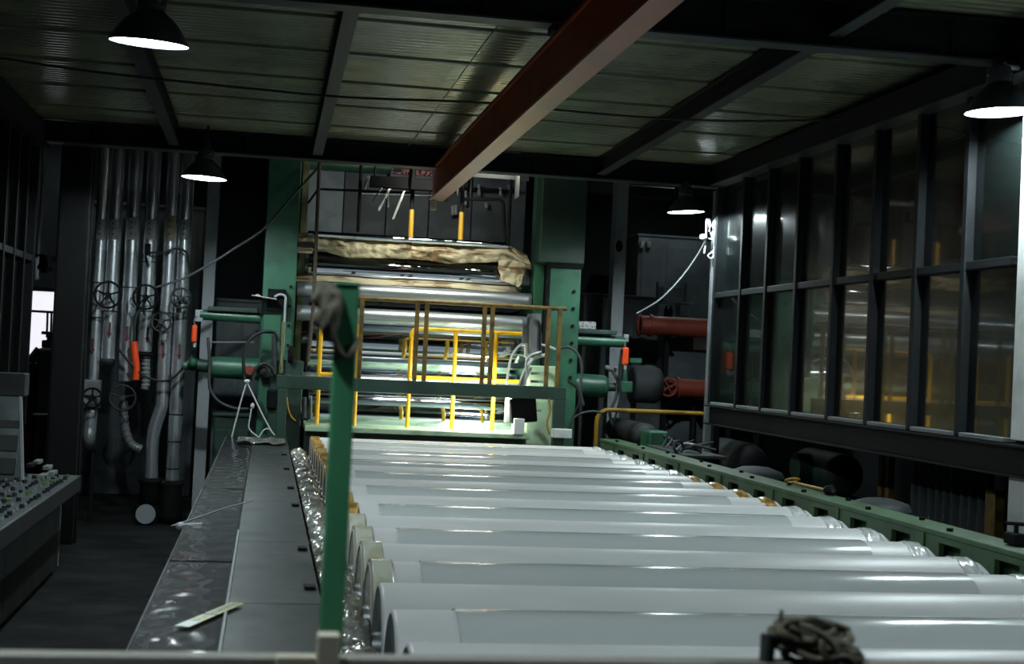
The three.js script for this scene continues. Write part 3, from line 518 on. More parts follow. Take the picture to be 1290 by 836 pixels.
{ // tan sheets hanging over the upper roll
  const z0 = ZM + 0.26;
  const xa = pz(372, 310, z0).x, xb = pz(662, 318, z0).x, yt = pz(520, 300, z0).y, yb = pz(520, 325, z0).y;
  const t = thing('tan_sheet', 'crumpled tan stained sheet draped along the top of the mill opening', 'sheet', V((xa + xb) / 2, yt, z0));
  part(t, 'drape', sheet((u, v) => {
    const x = xa + (xb - xa) * u, end = sm(0.86, 1, u), lf = sm(0.12, 0.0, u);
    const yTop = yt + 0.05 * nz(u * 5, 0.3) - 0.1 * end * end - 0.03 * lf, h = (yt - yb) * (1 + 0.25 * nz(u * 3, 4.4)) * (1 - 0.25 * end);
    const bulge = 0.06 * Math.sin(v * Math.PI);
    return V(x + 0.06 * end * v, yTop - h * v + 0.012 * nz(u * 22, v * 3), z0 - 0.1 * (1 - v) * (1 - v) + bulge + 0.035 * nz(u * 9, v * 2.5) + 0.03 * nz(u * 30, v * 4) + 0.012 * nz(u * 70, v * 9) + 0.1 * end);
  }, 200, 18, 0.004), M.cloth);
  const f0 = pz(628, 357, z0 + 0.05), f1 = pz(664, 330, z0 + 0.05);
  part(t, 'hanging_flap', sheet((u, v) => V(f0.x + (f1.x - f0.x) * (u * (0.75 + 0.25 * v)) + 0.03 * nz(u * 3, v * 3), f0.y + (f1.y - f0.y) * v + (u - 0.5) * -0.06 * (1 - v) + 0.02 * nz(u * 5, 1), z0 + 0.08 + 0.05 * nz(u * 4, v * 3) + 0.05 * u), 16, 14, 0.004), M.cloth);
  const yc = pz(520, 353.5, z0).y, yd = pz(520, 361, z0).y;
  const t2 = thing('tan_sheet', 'narrow tan sheet edge hanging below the topmost polished roll', 'sheet', V((xa + xb) / 2, yc, z0));
  part(t2, 'drape', sheet((u, v) => V(xa + (xb - xa - 0.05) * u, yc + 0.02 * nz(u * 4, 7) - (yc - yd) * v, z0 - 0.08 * (1 - v) + 0.02 * nz(u * 8, v * 2)), 90, 5, 0.004), M.cloth);
}
{ // pale green step in front of the mill
  const z0 = -15.85, yy = py_(520, 541, 1.2).y;
  const t = thing('mill_step', 'pale green plate step across the foot of the mill behind the last roll', 'step', V(1.7, 0, -16.2));
  const xl = pz(384, 538, z0).x, xr = pz(668, 545, z0).x;
  part(t, 'tread', rbox(xl, xr, 1.185, 1.245, -16.75, z0, 0.01), M.paleGreen);
  part(t, 'riser', box(xl, xr, 0.2, 1.185, -16.2, -16.15), M.greenDark);
  part(t, 'kerb', rbox(xl, xr, 1.245, 1.262, -16.75, -16.68, 0.005), M.paleGreen);
  for (const x of [xl + 0.05, xr - 0.1]) part(t, 'foot', box(x, x + 0.06, 0, 1.185, -16.5, -16.4), M.greenDark);
}
{ // bright yellow safety railing on the step
  const z = -16.28, P = (x, y) => pz(x, y, z);
  const t = thing('safety_railing', 'bright yellow tube railing standing on the pale green step before the polished rolls', 'railing', V(P(515, 530).x, 1.245, z));
  const yTop = P(570, 416).y, yMid = P(570, 477).y, yF = 1.245;
  const r = 0.024;
  const xA = P(516, 470).x, xB = P(660, 470).x;
  part(t, 'top_rail', poly([V(xA, yF, z), V(xA, yTop, z), V(xB, yTop, z)], r, 0.08), M.yellow);
  part(t, 'middle_rail', rod(V(xA, yMid, z), V(xB, yMid, z), r), M.yellow);
  for (const px of [572, 623]) { const x = P(px, 470).x; part(t, 'post', rod(V(x, yF, z), V(x, yTop, z), r), M.yellow); }
  const t2 = thing('safety_railing', 'pair of bright yellow railing posts left of the tube railing, behind the near green post', 'railing', V(P(447, 530).x, 1.245, z));
  const xC = P(402, 470).x, xD = P(449, 470).x;
  for (const x of [xC, xD]) part(t2, 'post', rod(V(x, yF, z), V(x, yTop + 0.02, z), r), M.yellow);
  part(t2, 'middle_rail', rod(V(xC, yMid - 0.01, z), V(xD, yMid - 0.01, z), r), M.yellow);
}
{ // green crossbar with rusty yellow rail on it
  const z = -15.75, P = (x, y) => pz(x, y, z);
  const a = P(348, 480), b = P(712, 492), yb = P(530, 488).y;
  const t = thing('crossbar', 'dark green square crossbar between the mill frames, leg at its right end', 'bar', V((a.x + b.x) / 2, yb, z));
  part(t, 'beam', rbox(a.x, b.x, yb - 0.072, yb + 0.072, z - 0.05, z + 0.05, 0.008), M.greenDark);
  part(t, 'leg', rbox(b.x - 0.13, b.x, 0, yb - 0.072, z - 0.05, z + 0.05, 0.008), M.greenDark);
  part(t, 'leg', rbox(a.x + 0.02, a.x + 0.12, 0, yb - 0.072, z - 0.05, z + 0.05, 0.008), M.greenDark);
  const sa = P(598, 488), sb = P(652, 490), sx = (sa.x + sb.x) / 2, sw = sb.x - sa.x;
  const sl = thing('strip_lamp', 'white strip lamp fixed behind the right part of the green crossbar, lighting the mill', 'lamp', V(sx, yb - 0.01, z - 0.09));
  sl.rotation.set(-0.65, 0.25, 0);
  mesh('housing', rbox(-sw / 2 - 0.02, sw / 2 + 0.02, -0.04, 0.04, -0.02, 0.02, 0.006), M.grey, sl);
  mesh('diffuser', rbox(-sw / 2, sw / 2, -0.03, 0.03, -0.032, -0.021, 0.004), M.led, sl);
  for (const q of [-1, 1]) mesh('bracket', box(q * sw * 0.4 - 0.015, q * sw * 0.4 + 0.015, -0.01, 0.03, 0.02, 0.05), M.steelDark, sl);
  const sp = new THREE.RectAreaLight(STRIP_COL, STRIP_I, sw, 0.06); sp.position.set(0, 0, -0.036); sl.add(sp);
  const yT = P(580, 382).y, xl = P(441, 377).x, xr = P(714, 386).x, r2 = thing('upper_rail', 'rusty dark yellow rail standing on the green crossbar', 'railing', V((xl + xr) / 2, yb + 0.072, z));
  part(r2, 'top_rail', rod(V(xl, yT, z), V(xr, yT, z), 0.022), M.rustYellow);
  part(r2, 'top_rail', rod(V(xl, yT, z - 0.16), V(xr - 0.1, yT, z - 0.16), 0.02), M.rustYellow);
  for (const px of [454, 524, 536, 609, 619, 690, 704]) { const x = P(px, 430).x; part(r2, 'post', rbox(x - 0.024, x + 0.024, yb + 0.072, yT, z - 0.02, z + 0.02, 0.006), M.rustYellow); }
}
{ // rails of the upper walkway
  const z = -16.35, P = (x, y) => pz(x, y, z), t = thing('walkway_railing', 'black tube railing of the walkway above the mill opening', 'railing', V(P(520, 290).x, P(520, 296).y, z));
  for (const [px, y0, y1, m] of [[451, 200, 292, 0], [517, 200, 299, 1], [580, 225, 302, 1], [640, 215, 310, 0]]) { const a = P(px, y0), b = P(px, y1); { part(t, 'post', rod(V(b.x, b.y + (m ? 0.32 : 0), z), V(b.x, 4.7, z), m ? 0.024 : 0.02), M.black); if (m) part(t, 'post_foot', rod(V(b.x, b.y, z), V(b.x, b.y + 0.32, z), 0.03), M.yellowDull, 'yellow lower end of the post'); } }
  part(t, 'rail', poly([P(388, 256), P(401, 238), P(520, 243)], 0.014, 0.03), M.black);
  part(t, 'rail', poly([P(580, 251), P(634, 251), P(636, 305)], 0.02, 0.08), M.black);
  part(t, 'rail', rod(P(456, 243), P(560, 246), 0.012), M.steel);
  const q = P(401, 230), s = P(391, 372);
  single('down_pipe', 'thin brown vertical pipe along the left edge of the mill opening', 'pipe', poly([V(q.x, 4.8, z + 0.1), V(q.x, q.y, z + 0.1), V(q.x + 0.01, s.y - 0.1, z + 0.1), V(q.x - 0.02, s.y - 0.75, z + 0.1)], 0.022, 0.06), M.pipeBrown);
  const bk = thing('pipe_bracket', 'tan edged bracket shelf left of the mill opening, holding the thin brown pipe', 'bracket', P(385, 310));
  part(bk, 'shelf', rbox(P(374, 310).x, P(400, 310).x, P(385, 312).y, P(385, 306).y, z - 0.15, z + 0.05, 0.004), M.steelDark);
  part(bk, 'lip', rbox(P(375, 310).x, P(394, 310).x, P(385, 319).y, P(385, 312).y, z, z + 0.05, 0.004), M.cloth);
}
{ // things above and behind the mill opening
  const z = -18.8, P = (x, y) => pz(x, y, z);
  const t = thing('machine_wall', 'dull blue grey machine panel behind the walkway above the mill', 'panel', V(1.8, 0, z));
  const xs = [378, 432, 486, 540, 594, 662];
  for (let i = 0; i < 5; i++) part(t, 'panel', rbox(P(xs[i], 270).x + 0.005, P(xs[i + 1], 270).x - 0.005, 2.6, 4.62, z - 0.1, z, 0.01), i < 1 ? M.blueGrey : M.slate);
  const hb = thing('header_pipe', 'green horizontal pipe above the blue grey panel behind the walkway', 'pipe', P(470, 214));
  part(hb, 'tube', rod(P(385, 207).setZ(-18.62), P(500, 214).setZ(-18.62), 0.08, 16), M.green);
  for (const q of [400, 480]) part(hb, 'bracket', box(P(q, 210).x - 0.02, P(q, 210).x + 0.02, P(q, 210).y - 0.03, P(q, 210).y + 0.03, -18.82, -18.66), M.steelDark);
  part(hb, 'collar', rod(P(494, 213).setZ(-18.62), P(504, 214).setZ(-18.62), 0.1, 16), M.greenDark);
  const zb = -16.15, Q = (x, y) => pz(x, y, zb);
  const bm = thing('lift_beam', 'short black lifting beam crossing behind the end of the red runway beam', 'beam', Q(510, 231));
  part(bm, 'bar', rbox(Q(466, 230).x, Q(578, 230).x, Q(520, 239).y, Q(520, 225).y, zb - 0.06, zb + 0.06, 0.006), M.blackMatte);
  for (const px of [472, 560]) part(bm, 'hanger', rod(V(Q(px, 230).x, Q(520, 226).y, zb), V(Q(px, 230).x, 5.0, zb), 0.014), M.black);
  const zg = -18.55, G = (x, y) => pz(x, y, zg);
  const sg = thing('message_board', 'narrow pinkish message board of small dots under the roof beam', 'sign', G(517, 216));
  const ga = G(494, 219), gb = G(546, 223), gyt = G(520, 213).y, gyb = G(520, 221).y;
  for (const q of [498, 542]) part(sg, 'stay', rod(V(G(q, 216).x, (gyt + gyb) / 2, zg - 0.06), V(G(q, 216).x, (gyt + gyb) / 2, -18.83), 0.012), M.steelDark);
  part(sg, 'case', rbox(ga.x - 0.02, gb.x + 0.02, gyb - 0.03, gyt + 0.02, zg - 0.06, zg, 0.006), M.grey);
  const bg = new THREE.BoxGeometry(gb.x - ga.x, gyt - gyb, 0.006), bp = bg.attributes.position, bu = bg.attributes.uv;
  bg.translate((ga.x + gb.x) / 2, (gyt + gyb) / 2, zg + 0.003);
  part(sg, 'face', bg, std({ map: tex(256, (u, v) => { const col = Math.floor(u * 52), row = Math.floor(v * 8), on = row > 0 && row < 7 && (col % 6 !== 5) && vnoise(col + 0.5, row + 0.5, 64, 99) > 0.45; return on ? [0.86, 0.55, 0.6] : [0.25, 0.13, 0.15]; }), roughness: 0.6 }), 'pink dot lettering', true);
  const cs = thing('corrugated_sheet', 'pale corrugated sheet edge under the roof just right of the red beam end', 'sheet', Q(562, 220));
  const mk = (xa, xb, y0, y1, z2) => { const A = pz(xa, y0, z2), B = pz(xb, y1, z2), n = Math.round((B.x - A.x) / 0.03), pts = []; for (let i = 0; i <= n * 2; i++) pts.push(new THREE.Vector2(A.x + (B.x - A.x) * i / (2 * n), i % 2 ? 0.012 : 0)); for (let i = n * 2; i >= 0; i--) pts.push(new THREE.Vector2(A.x + (B.x - A.x) * i / (2 * n), (i % 2 ? 0.012 : 0) - 0.004)); const g = new THREE.ExtrudeGeometry(new THREE.Shape(pts), { depth: 0.25, bevelEnabled: false }); return g.rotateX(-Math.PI / 2).translate(0, B.y, z2); };
  part(cs, 'sheet', mk(547, 578, 219, 228, -17.9), M.grey);
  const cs2 = thing('corrugated_sheet', 'pale corrugated sheet edge beside the right mill frame under the roof', 'sheet', Q(656, 222));
  part(cs2, 'sheet', mk(647, 666, 219, 228, -17.9), M.grey);
  for (const [c, a] of [[cs, [550, 576]], [cs2, [649, 664]]]) for (const q of a) part(c, 'hanger', rod(V(pz(q, 226, -18).x, pz(q, 228, -17.9).y, -18), V(pz(q, 226, -18).x, 6.41, -18), 0.008), M.black);
  // torn plastic hanging strips
  const hang = [[[464, 222], [458, 240], 0.03], [[480, 238], [468, 257], 0.015], [[490, 239], [475, 267], 0.035], [[487, 242], [488, 262], 0.015], [[508, 242], [494, 277], 0.02]];
  const hp = thing('plastic_strips', 'torn pale plastic strips hanging below the black lifting beam', 'plastic', Q(480, 245));
  hang.forEach(([a, b, w], i) => { const A = Q(...a), B = Q(...b); part(hp, 'strip', sheet((u, v) => V(A.x + (B.x - A.x) * v + w * (u - 0.5) * (1 + 0.6 * nz(v * 3, i)), A.y + (B.y - A.y) * v, zb + 0.1 + 0.02 * nz(u * 2 + i, v * 5) + 0.02 * u), 4, 12, 0.003), M.wrap); });
  const hk = thing('valve_rack', 'small row of pale pipe fittings behind the walkway, right of the red beam end', 'fittings', G(600, 260));
  for (const [x, y0, y1] of [[560, 243, 250], [570, 259, 271], [574, 258, 270], [586, 240, 258], [612, 255, 262], [603, 232, 246], [642, 233, 240], [630, 236, 246]]) part(hk, 'fitting', rod(G(x, y0), G(x + 0.5, y1), 0.022, 8), M.lightGrey);
  for (const q of [560, 650]) part(hk, 'stay', rod(V(G(q, 238).x, G(q, 238).y, zg), V(G(q, 238).x, G(q, 238).y, -18.79), 0.014), M.steelDark);
  part(hk, 'rack_bar', rod(G(555, 236), G(655, 241), 0.02, 8), M.steelDark);
}
// ------------------------------------------------------------------ gear on both mill frames
function drum(t, n, a, b, r, m, lab) {                      // barrel along a line with a rounded cap
  const d = b.clone().sub(a), L = d.length(), g = lathe([[0, 0], [r * 0.8, 0], [r, r * 0.12], [r, L - r * 0.5], [r * 0.85, L - r * 0.15], [r * 0.4, L], [0, L]], 32);
  g.applyQuaternion(new THREE.Quaternion().setFromUnitVectors(V(0, 1, 0), d.normalize())).translate(a.x, a.y, a.z);
  return part(t, n, g, m, lab);
}
{
  const z = -16.6, P = (x, y, zz = z) => pz(x, y, zz);
  const t = thing('adjusting_drive', 'green screw drive with a flat arm and barrel motor left of the left mill frame', 'drive', P(295, 440));
  part(t, 'arm', rod(P(252, 396), P(328, 401), 0.062, 20), M.green);
  part(t, 'arm_cover', rbox(P(262, 388).x, P(326, 388).x, P(290, 393).y, P(290, 387).y, z - 0.12, z + 0.1, 0.012), M.greenDark);
  part(t, 'arm_tip', rbox(P(246, 398).x, P(256, 398).x, P(250, 405).y, P(250, 390).y, z - 0.05, z + 0.05, 0.01), M.lightGrey);
  drum(t, 'barrel', P(330, 465), P(262, 462), 0.125, M.green);
  part(t, 'nose', rod(P(266, 462), P(236, 458), 0.07, 20), M.greenDark);
  part(t, 'tip', rod(P(238, 462), P(231, 459), 0.05, 16), M.green);
  part(t, 'rod', rod(P(265, 431), P(320, 431), 0.012), M.grey);
  part(t, 'nozzle', [lathe([[0, 0], [0.035, 0], [0.05, 0.05], [0.03, 0.12], [0.012, 0.2], [0, 0.2]], 16).translate(P(243, 458, z + 0.1).x, P(243, 462, z + 0.1).y, z + 0.1)], M.green);
  const t2 = thing('adjusting_drive', 'green screw drive with a flat arm and barrel motor right of the right mill frame', 'drive', P(760, 450));
  part(t2, 'arm', rod(P(726, 428), P(788, 431), 0.066, 20), M.green);
  part(t2, 'arm_cover', rbox(P(722, 418).x, P(775, 418).x, P(750, 421).y, P(750, 415).y, z - 0.12, z + 0.1, 0.012), M.greenDark);
  part(t2, 'arm_tip', rbox(P(785, 430).x, P(791, 430).x, P(788, 431).y, P(788, 421).y, z - 0.04, z + 0.04, 0.01), M.lightGrey);
  drum(t2, 'barrel', P(722, 484), P(766, 487), 0.135, M.green);
  part(t2, 'nose', rod(P(760, 487), P(790, 488), 0.05, 20), M.greenDark);
  part(t2, 'nozzle', [rbox(P(780, 484).x, P(796, 484).x, P(788, 494).y, P(788, 480).y, z - 0.05, z + 0.05, 0.012), lathe([[0, 0], [0.04, 0], [0.025, 0.1], [0.01, 0.16], [0, 0.16]], 14).translate(P(787, 480).x, P(787, 481).y, z)], M.green);
  part(t2, 'lever', rod(P(762, 462), P(776, 467), 0.03, 12), M.grey);
  part(t2, 'small_bar', rbox(P(793, 455).x, P(808, 455).x, P(800, 457).y, P(800, 451).y, z - 0.03, z + 0.02, 0.004), M.green);
  // name plate leaning on the right arm
  const n0 = P(726, 404), n1 = P(751, 414), npz = z - 0.02;
  const np = thing('name_plate', 'small pale plate standing on the right green drive arm cover', 'plate', P(738, 410));
  part(np, 'plate', rbox(n0.x, n1.x, n1.y - 0.005, n0.y, npz, npz + 0.01, 0.003), std({ map: tex(128, (u, v) => fbm(u, v, 16, 2, 91, 6) > 0.55 ? 0.42 : 0.72, 0.25, true, 0.09), roughness: 0.5 }));
  // orange pendants
  const op = (name, lab, x0, y0, x1, y1) => { const o = thing(name, lab, 'control', P((x0 + x1) / 2, (y0 + y1) / 2)); part(o, 'body', rbox(P(x0, y0, z + 0.25).x, P(x1, y0, z + 0.25).x, P(x0, y1, z + 0.25).y, P(x0, y0, z + 0.25).y, z + 0.2, z + 0.29, 0.02), M.orange); part(o, 'collar', rod(P((x0 + x1) / 2, y1, z + 0.25), P((x0 + x1) / 2 - 0.5, y1 + 6, z + 0.25), 0.02), M.lightGrey); part(o, 'hook', tube([P((x0 + x1) / 2, y0, z + 0.25), P((x0 + x1) / 2 - 1, y0 - 5, z + 0.25), P((x0 + x1) / 2 + 3, y0 - 11, z + 0.25)], 0.01, 14, 6), M.steel); };
  op('hoist_control', 'orange control pendant hanging beside the left green drive arm', 242, 409, 249, 431);
  op('hoist_control', 'orange control pendant hanging from the tip of the right green drive arm', 784, 437, 792, 459);
  const dr = thing('drive_drum', 'big dull grey rounded drum beside the right green drive', 'drum', P(812, 485, z - 0.6));
  drum(dr, 'shell', P(794, 485, z - 0.6), P(834, 487, z - 0.6), 0.255, M.darkGrey);
  part(dr, 'pedestal', box(P(798, 500, z - 0.6).x, P(828, 500, z - 0.6).x, 0, P(812, 500, z - 0.6).y, z - 0.75, z - 0.45), M.darkGrey);
  // shelf lamp on left frame
  const sh = thing('shelf_bracket', 'white curled shelf plate sticking out of the left green mill frame', 'shelf', P(335, 372, z + 0.5));
  const s0 = P(317, 372, z + 0.5), s1 = P(349, 372, z + 0.5);
  part(sh, 'plate', sheet((u, v) => V(s0.x + (s1.x - s0.x) * u, s0.y - 0.03 * u + 0.03 * Math.exp(-((u - 0.25) ** 2) * 60) * (1 - v), z + 0.3 + 0.3 * v), 16, 6, 0.01), M.white);
  part(sh, 'arm', poly([P(346, 374, z + 0.5), P(351, 370, z + 0.5), P(360, 372, z + 0.5), P(356, 450, z + 0.5)], 0.014, 0.04), M.lightGrey);
}
// cables and hoses around the mill
const hose = (label, pts, z, r, m, name = 'hose') => single(name, label, name, tube(pts.map(([x, y, dz]) => pz(x, y, z + (dz || 0))), r, Math.max(24, pts.length * 10), 8), m);
hose('white looped hose at the right end of the polished rolls, longest', [[638, 488], [640, 470], [645, 448], [655, 435], [666, 432], [690, 436], [700, 440]], -16.0, 0.014, M.string);
hose('thick white hose curving down beside the right end of the rolls', [[654, 486], [662, 465], [672, 452], [690, 446]], -15.95, 0.02, M.string);
hose('second white hose hugging the first on the pale green block', [[664, 470], [663, 456], [668, 448], [682, 443]], -15.9, 0.014, M.paper);
hose('grey hose arching from the right mill frame past its green barrel', [[700, 440], [716, 437], [728, 446], [733, 465], [731, 490], [735, 510]], -16.0, 0.016, M.cableGrey);
hose('dark hose looping low at the right mill frame', [[716, 480], [726, 488], [730, 505], [722, 525], [716, 540]], -15.9, 0.014, M.cable);
hose('grey hose running down from the right drive lever', [[772, 468], [778, 480], [776, 500], [768, 520], [772, 535]], -16.0, 0.02, M.cableGrey);
hose('second grey hose running down right of the lever hose', [[783, 440], [780, 470], [781, 500], [774, 530]], -15.95, 0.014, M.cable);
hose('low dark hose swept right towards the yellow handrail', [[716, 540], [724, 525], [745, 518], [760, 520]], -15.8, 0.014, M.cableGrey);
hose('black hose arching over the left mill frame cover', [[308, 480], [307, 452], [312, 432], [325, 420], [345, 418], [352, 430]], -15.95, 0.018, M.cable);
hose('grey hose hanging in a long bend below the left green drive', [[262, 425], [264, 455], [265, 490], [275, 505], [295, 514], [315, 515]], -16.2, 0.018, M.cableGrey);
hose('black looped hose over the dark valve on the left frame', [[318, 480], [322, 465], [332, 458], [342, 463], [346, 472]], -15.9, 0.018, M.cable);
hose('yellow green hose at the inner edge of the left frame', [[361, 500], [363, 515], [367, 525], [372, 530]], -15.9, 0.01, M.yellow);
hose('diagonal grey cable from the pipes up to the left green mill frame', [[196, 362], [230, 351], [270, 329], [300, 310], [330, 290], [372, 243], [400, 212]], -16.2, 0.014, M.cable2, 'cable');
hose('white cable drooping from the far steel post to the red pipes', [[889, 302], [878, 322], [856, 352], [830, 378], [802, 395]], -15.6, 0.01, M.grey, 'cable');
{ // clamp and valve clusters on frames
  const z = -15.98, P = (x, y) => pz(x, y, z);
  const t = thing('valve_cluster', 'cluster of small dark valves and pipes on the front of the left mill frame', 'valves', P(342, 470));
  part(t, 'body', rbox(P(336, 500).x, P(350, 500).x, P(340, 516).y, P(340, 490).y, z - 0.1, z, 0.03), M.black);
  part(t, 'pipe', rod(P(346, 422), P(345, 470), 0.03), M.darkGrey); part(t, 'pipe', rod(P(357, 405), P(354, 470), 0.02), M.olive); part(t, 'pipe', rod(P(322, 417), P(346, 419), 0.014), M.black);
  part(t, 'gauge', rod(P(315, 466), V(P(315, 466).x, P(315, 466).y, z + 0.06), 0.05, 20), M.redPipe, 'dark red round gauge');
  part(t, 'valve', lump(P(332, 467).x, P(332, 467).y, z + 0.03, 0.07, 0.06, 0.04, 0.3, 2, 2), M.darkGrey);
  part(t, 'valve', lump(P(362, 475).x, P(362, 475).y, z, 0.05, 0.05, 0.04, 0.4, 2, 2), M.darkGrey);
  part(t, 'valve', lump(P(367, 446).x, P(367, 446).y, z, 0.04, 0.1, 0.04, 0.4, 2, 2), M.black);
  part(t, 'pipe', rod(P(384, 500), P(384, 526), 0.02), M.grey); part(t, 'pipe', rod(P(391, 498), P(391, 528), 0.02), M.grey); part(t, 'joint', rbox(P(380, 520).x, P(393, 520).x, P(386, 528).y, P(386, 520).y, z - 0.06, z, 0.01), M.green);
  const t2 = thing('edge_trimmer', 'black slanted trimmer box at the right end of the lowest polished rolls', 'box', P(660, 515));
  const a = P(641, 532), b = P(672, 530);
  part(t2, 'box', [rbox(-0.15, 0.15, -0.14, 0.14, -0.12, 0.12, 0.02).rotateZ(0.12).translate((a.x + b.x) / 2, P(655, 516).y, z + 0.02)], M.black);
  part(t2, 'blade_holder', rbox(P(637, 500).x, P(643, 500).x, P(640, 532).y, P(640, 497).y, z - 0.05, z + 0.05, 0.008), M.grey);
  part(t2, 'support', rbox(P(644, 535).x, P(657, 535).x, P(650, 546).y, P(650, 526).y, z, z + 0.2, 0.01), M.white);
  part(t2, 'rod', rod(P(650, 523), P(682, 516), 0.012), M.steel);
  const t3 = thing('guide_bracket', 'worn grey and white bracket at the right end of the polished rolls above the crossbar', 'bracket', P(660, 440));
  part(t3, 'plate', rbox(P(662, 440).x, P(667, 440).x, P(660, 450).y, P(660, 432).y, z - 0.1, z, 0.01), M.white);
  part(t3, 'stay', bar(P(668, 462), P(655, 490), 0.05, 0.04), M.white); part(t3, 'stay', bar(P(662, 400), P(661, 432), 0.06, 0.06), M.grey); part(t3, 'drum', rod(P(673, 395), P(674, 445), 0.08, 20), M.grey);
  part(t3, 'plate', bar(P(669, 470), P(688, 470), 0.03, 0.05), M.paleGreen); part(t3, 'plate', bar(P(668, 480), P(690, 481), 0.03, 0.05), M.paleGreen);
  const t4 = thing('corner_plate', 'white angle plate at the right end of the pale green step', 'plate', P(700, 545));
  part(t4, 'plate', rbox(P(689, 540).x, P(712, 540).x, P(700, 549).y, P(700, 538).y, -15.72, -15.6, 0.006), M.white);
  part(t4, 'hose_end', tube([P(683, 500), P(685, 515), P(681, 530), P(684, 545)].map(p => p.setZ(-15.6)), 0.012, 24, 6), M.yellowDull);
}
// ------------------------------------------------------------------ vertical steam pipes on the left
const ZP = -17.0;
function spoked(t, px, py, prad, depth, m = M.black) {       // hand wheel facing the camera
  const c = pz(px, py, ZP + depth), r = prad * (-ZP - depth) / 1800;
  const w = part(t, 'handwheel', new THREE.TorusGeometry(r - 0.012, 0.013, 10, 36).translate(c.x, c.y, c.z), m);
  part(w, 'hub', [new THREE.CylinderGeometry(0.03, 0.035, 0.05, 14).rotateX(Math.PI / 2).translate(c.x, c.y, c.z)], m);
  for (let k = 0; k < 5; k++) { const a = k * Math.PI * 0.4 + 0.3; part(w, 'spoke', rod(c.clone(), V(c.x + Math.cos(a) * (r - 0.014), c.y + Math.sin(a) * (r - 0.014), c.z), 0.009, 8), m); }
  part(t, 'valve_stem', rod(V(c.x, c.y, ZP), c, 0.016), M.steelDark);
}
function pipe(label, px, pw, yb, o) {
  const xr = pz(px, 350, ZP).x, r = pw * -ZP / 3600, y1 = 4.75, y0 = pz(px, yb, ZP).y;
  const t = thing('steam_pipe', label, 'pipe', V(xr, y0, ZP), 'vertical silver steam pipes');
  const top = o.kink ? pz(px, o.kink, ZP).y : y0;
  const joints = (o.seams || []).map(s => pz(px, s, ZP).y);
  const cuts = [y1, ...joints.filter(y => y > top), top];
  for (let i = 0; i + 1 < cuts.length; i++) part(t, 'jacket', lathe([[r * (i % 2 ? 0.985 : 1) - 0.004, cuts[i + 1]], [r * (i % 2 ? 0.985 : 1), cuts[i + 1] + 0.006], [r * (i % 2 ? 0.985 : 1), cuts[i] - 0.002], [r * 0.95, cuts[i]]], 32).translate(xr, 0, ZP), M.pipeSteel);
  if (o.kink) { const x2 = pz(o.px2, yb, ZP).x; part(t, 'lower_jacket', tube([V(xr, top + 0.02, ZP), V(xr, top - 0.05, ZP), V(x2, top - 0.38, ZP), V(x2, y0, ZP)], r, 40, 28), M.pipeSteel); }
  joints.forEach(y => part(t, 'strap', new THREE.TorusGeometry(r + 0.001, 0.006, 8, 32).rotateX(Math.PI / 2).translate(xr, y, ZP), M.steelDark));
  if (o.plate) { const a = pz(px, o.plate[1], ZP).y, b = pz(px, o.plate[0], ZP).y; const g = new THREE.CylinderGeometry(r + 0.004, r + 0.004, b - a, 20, 1, false, -0.75, 1.5).translate(xr, (a + b) / 2, ZP); part(t, 'label_plate', g, o.tan ? M.plateTan : M.plate, undefined, false); for (const q of [0.28, 0.55, 0.8]) part(t, 'print_mark', lump(xr - r * 0.1, a + (b - a) * q, ZP + r + 0.002, 0.01, 0.013, 0.005, 0.5, 3, 2), M.darkGrey); }
  if (o.arrow) { const c = pz(px + (o.dx || -3), o.arrow, ZP + r); const s = new THREE.Shape([[0, -0.09], [0.028, -0.03], [0.012, -0.03], [0.012, 0.09], [-0.012, 0.09], [-0.012, -0.03], [-0.028, -0.03]].map(p => new THREE.Vector2(...p))); part(t, 'flow_arrow', new THREE.ExtrudeGeometry(s, { depth: 0.012, bevelEnabled: false }).translate(c.x, c.y, ZP + r * 0.93), M.arrowRed, 'dark red flow arrow'); }
  return { t, xr, r, y0 };
}
M.plate = std({ map: grimy(0x84898a, 0x6a6e6e, 0.4, 0.7, 64, 0.3, 71), roughness: 0.7 });
M.plateTan = std({ map: grimy(0x978c74, 0x77705e, 0.4, 0.7, 64, 0.3, 72), roughness: 0.7 });
M.arrowRed = std({ color: 0x551d24, roughness: 0.6 });
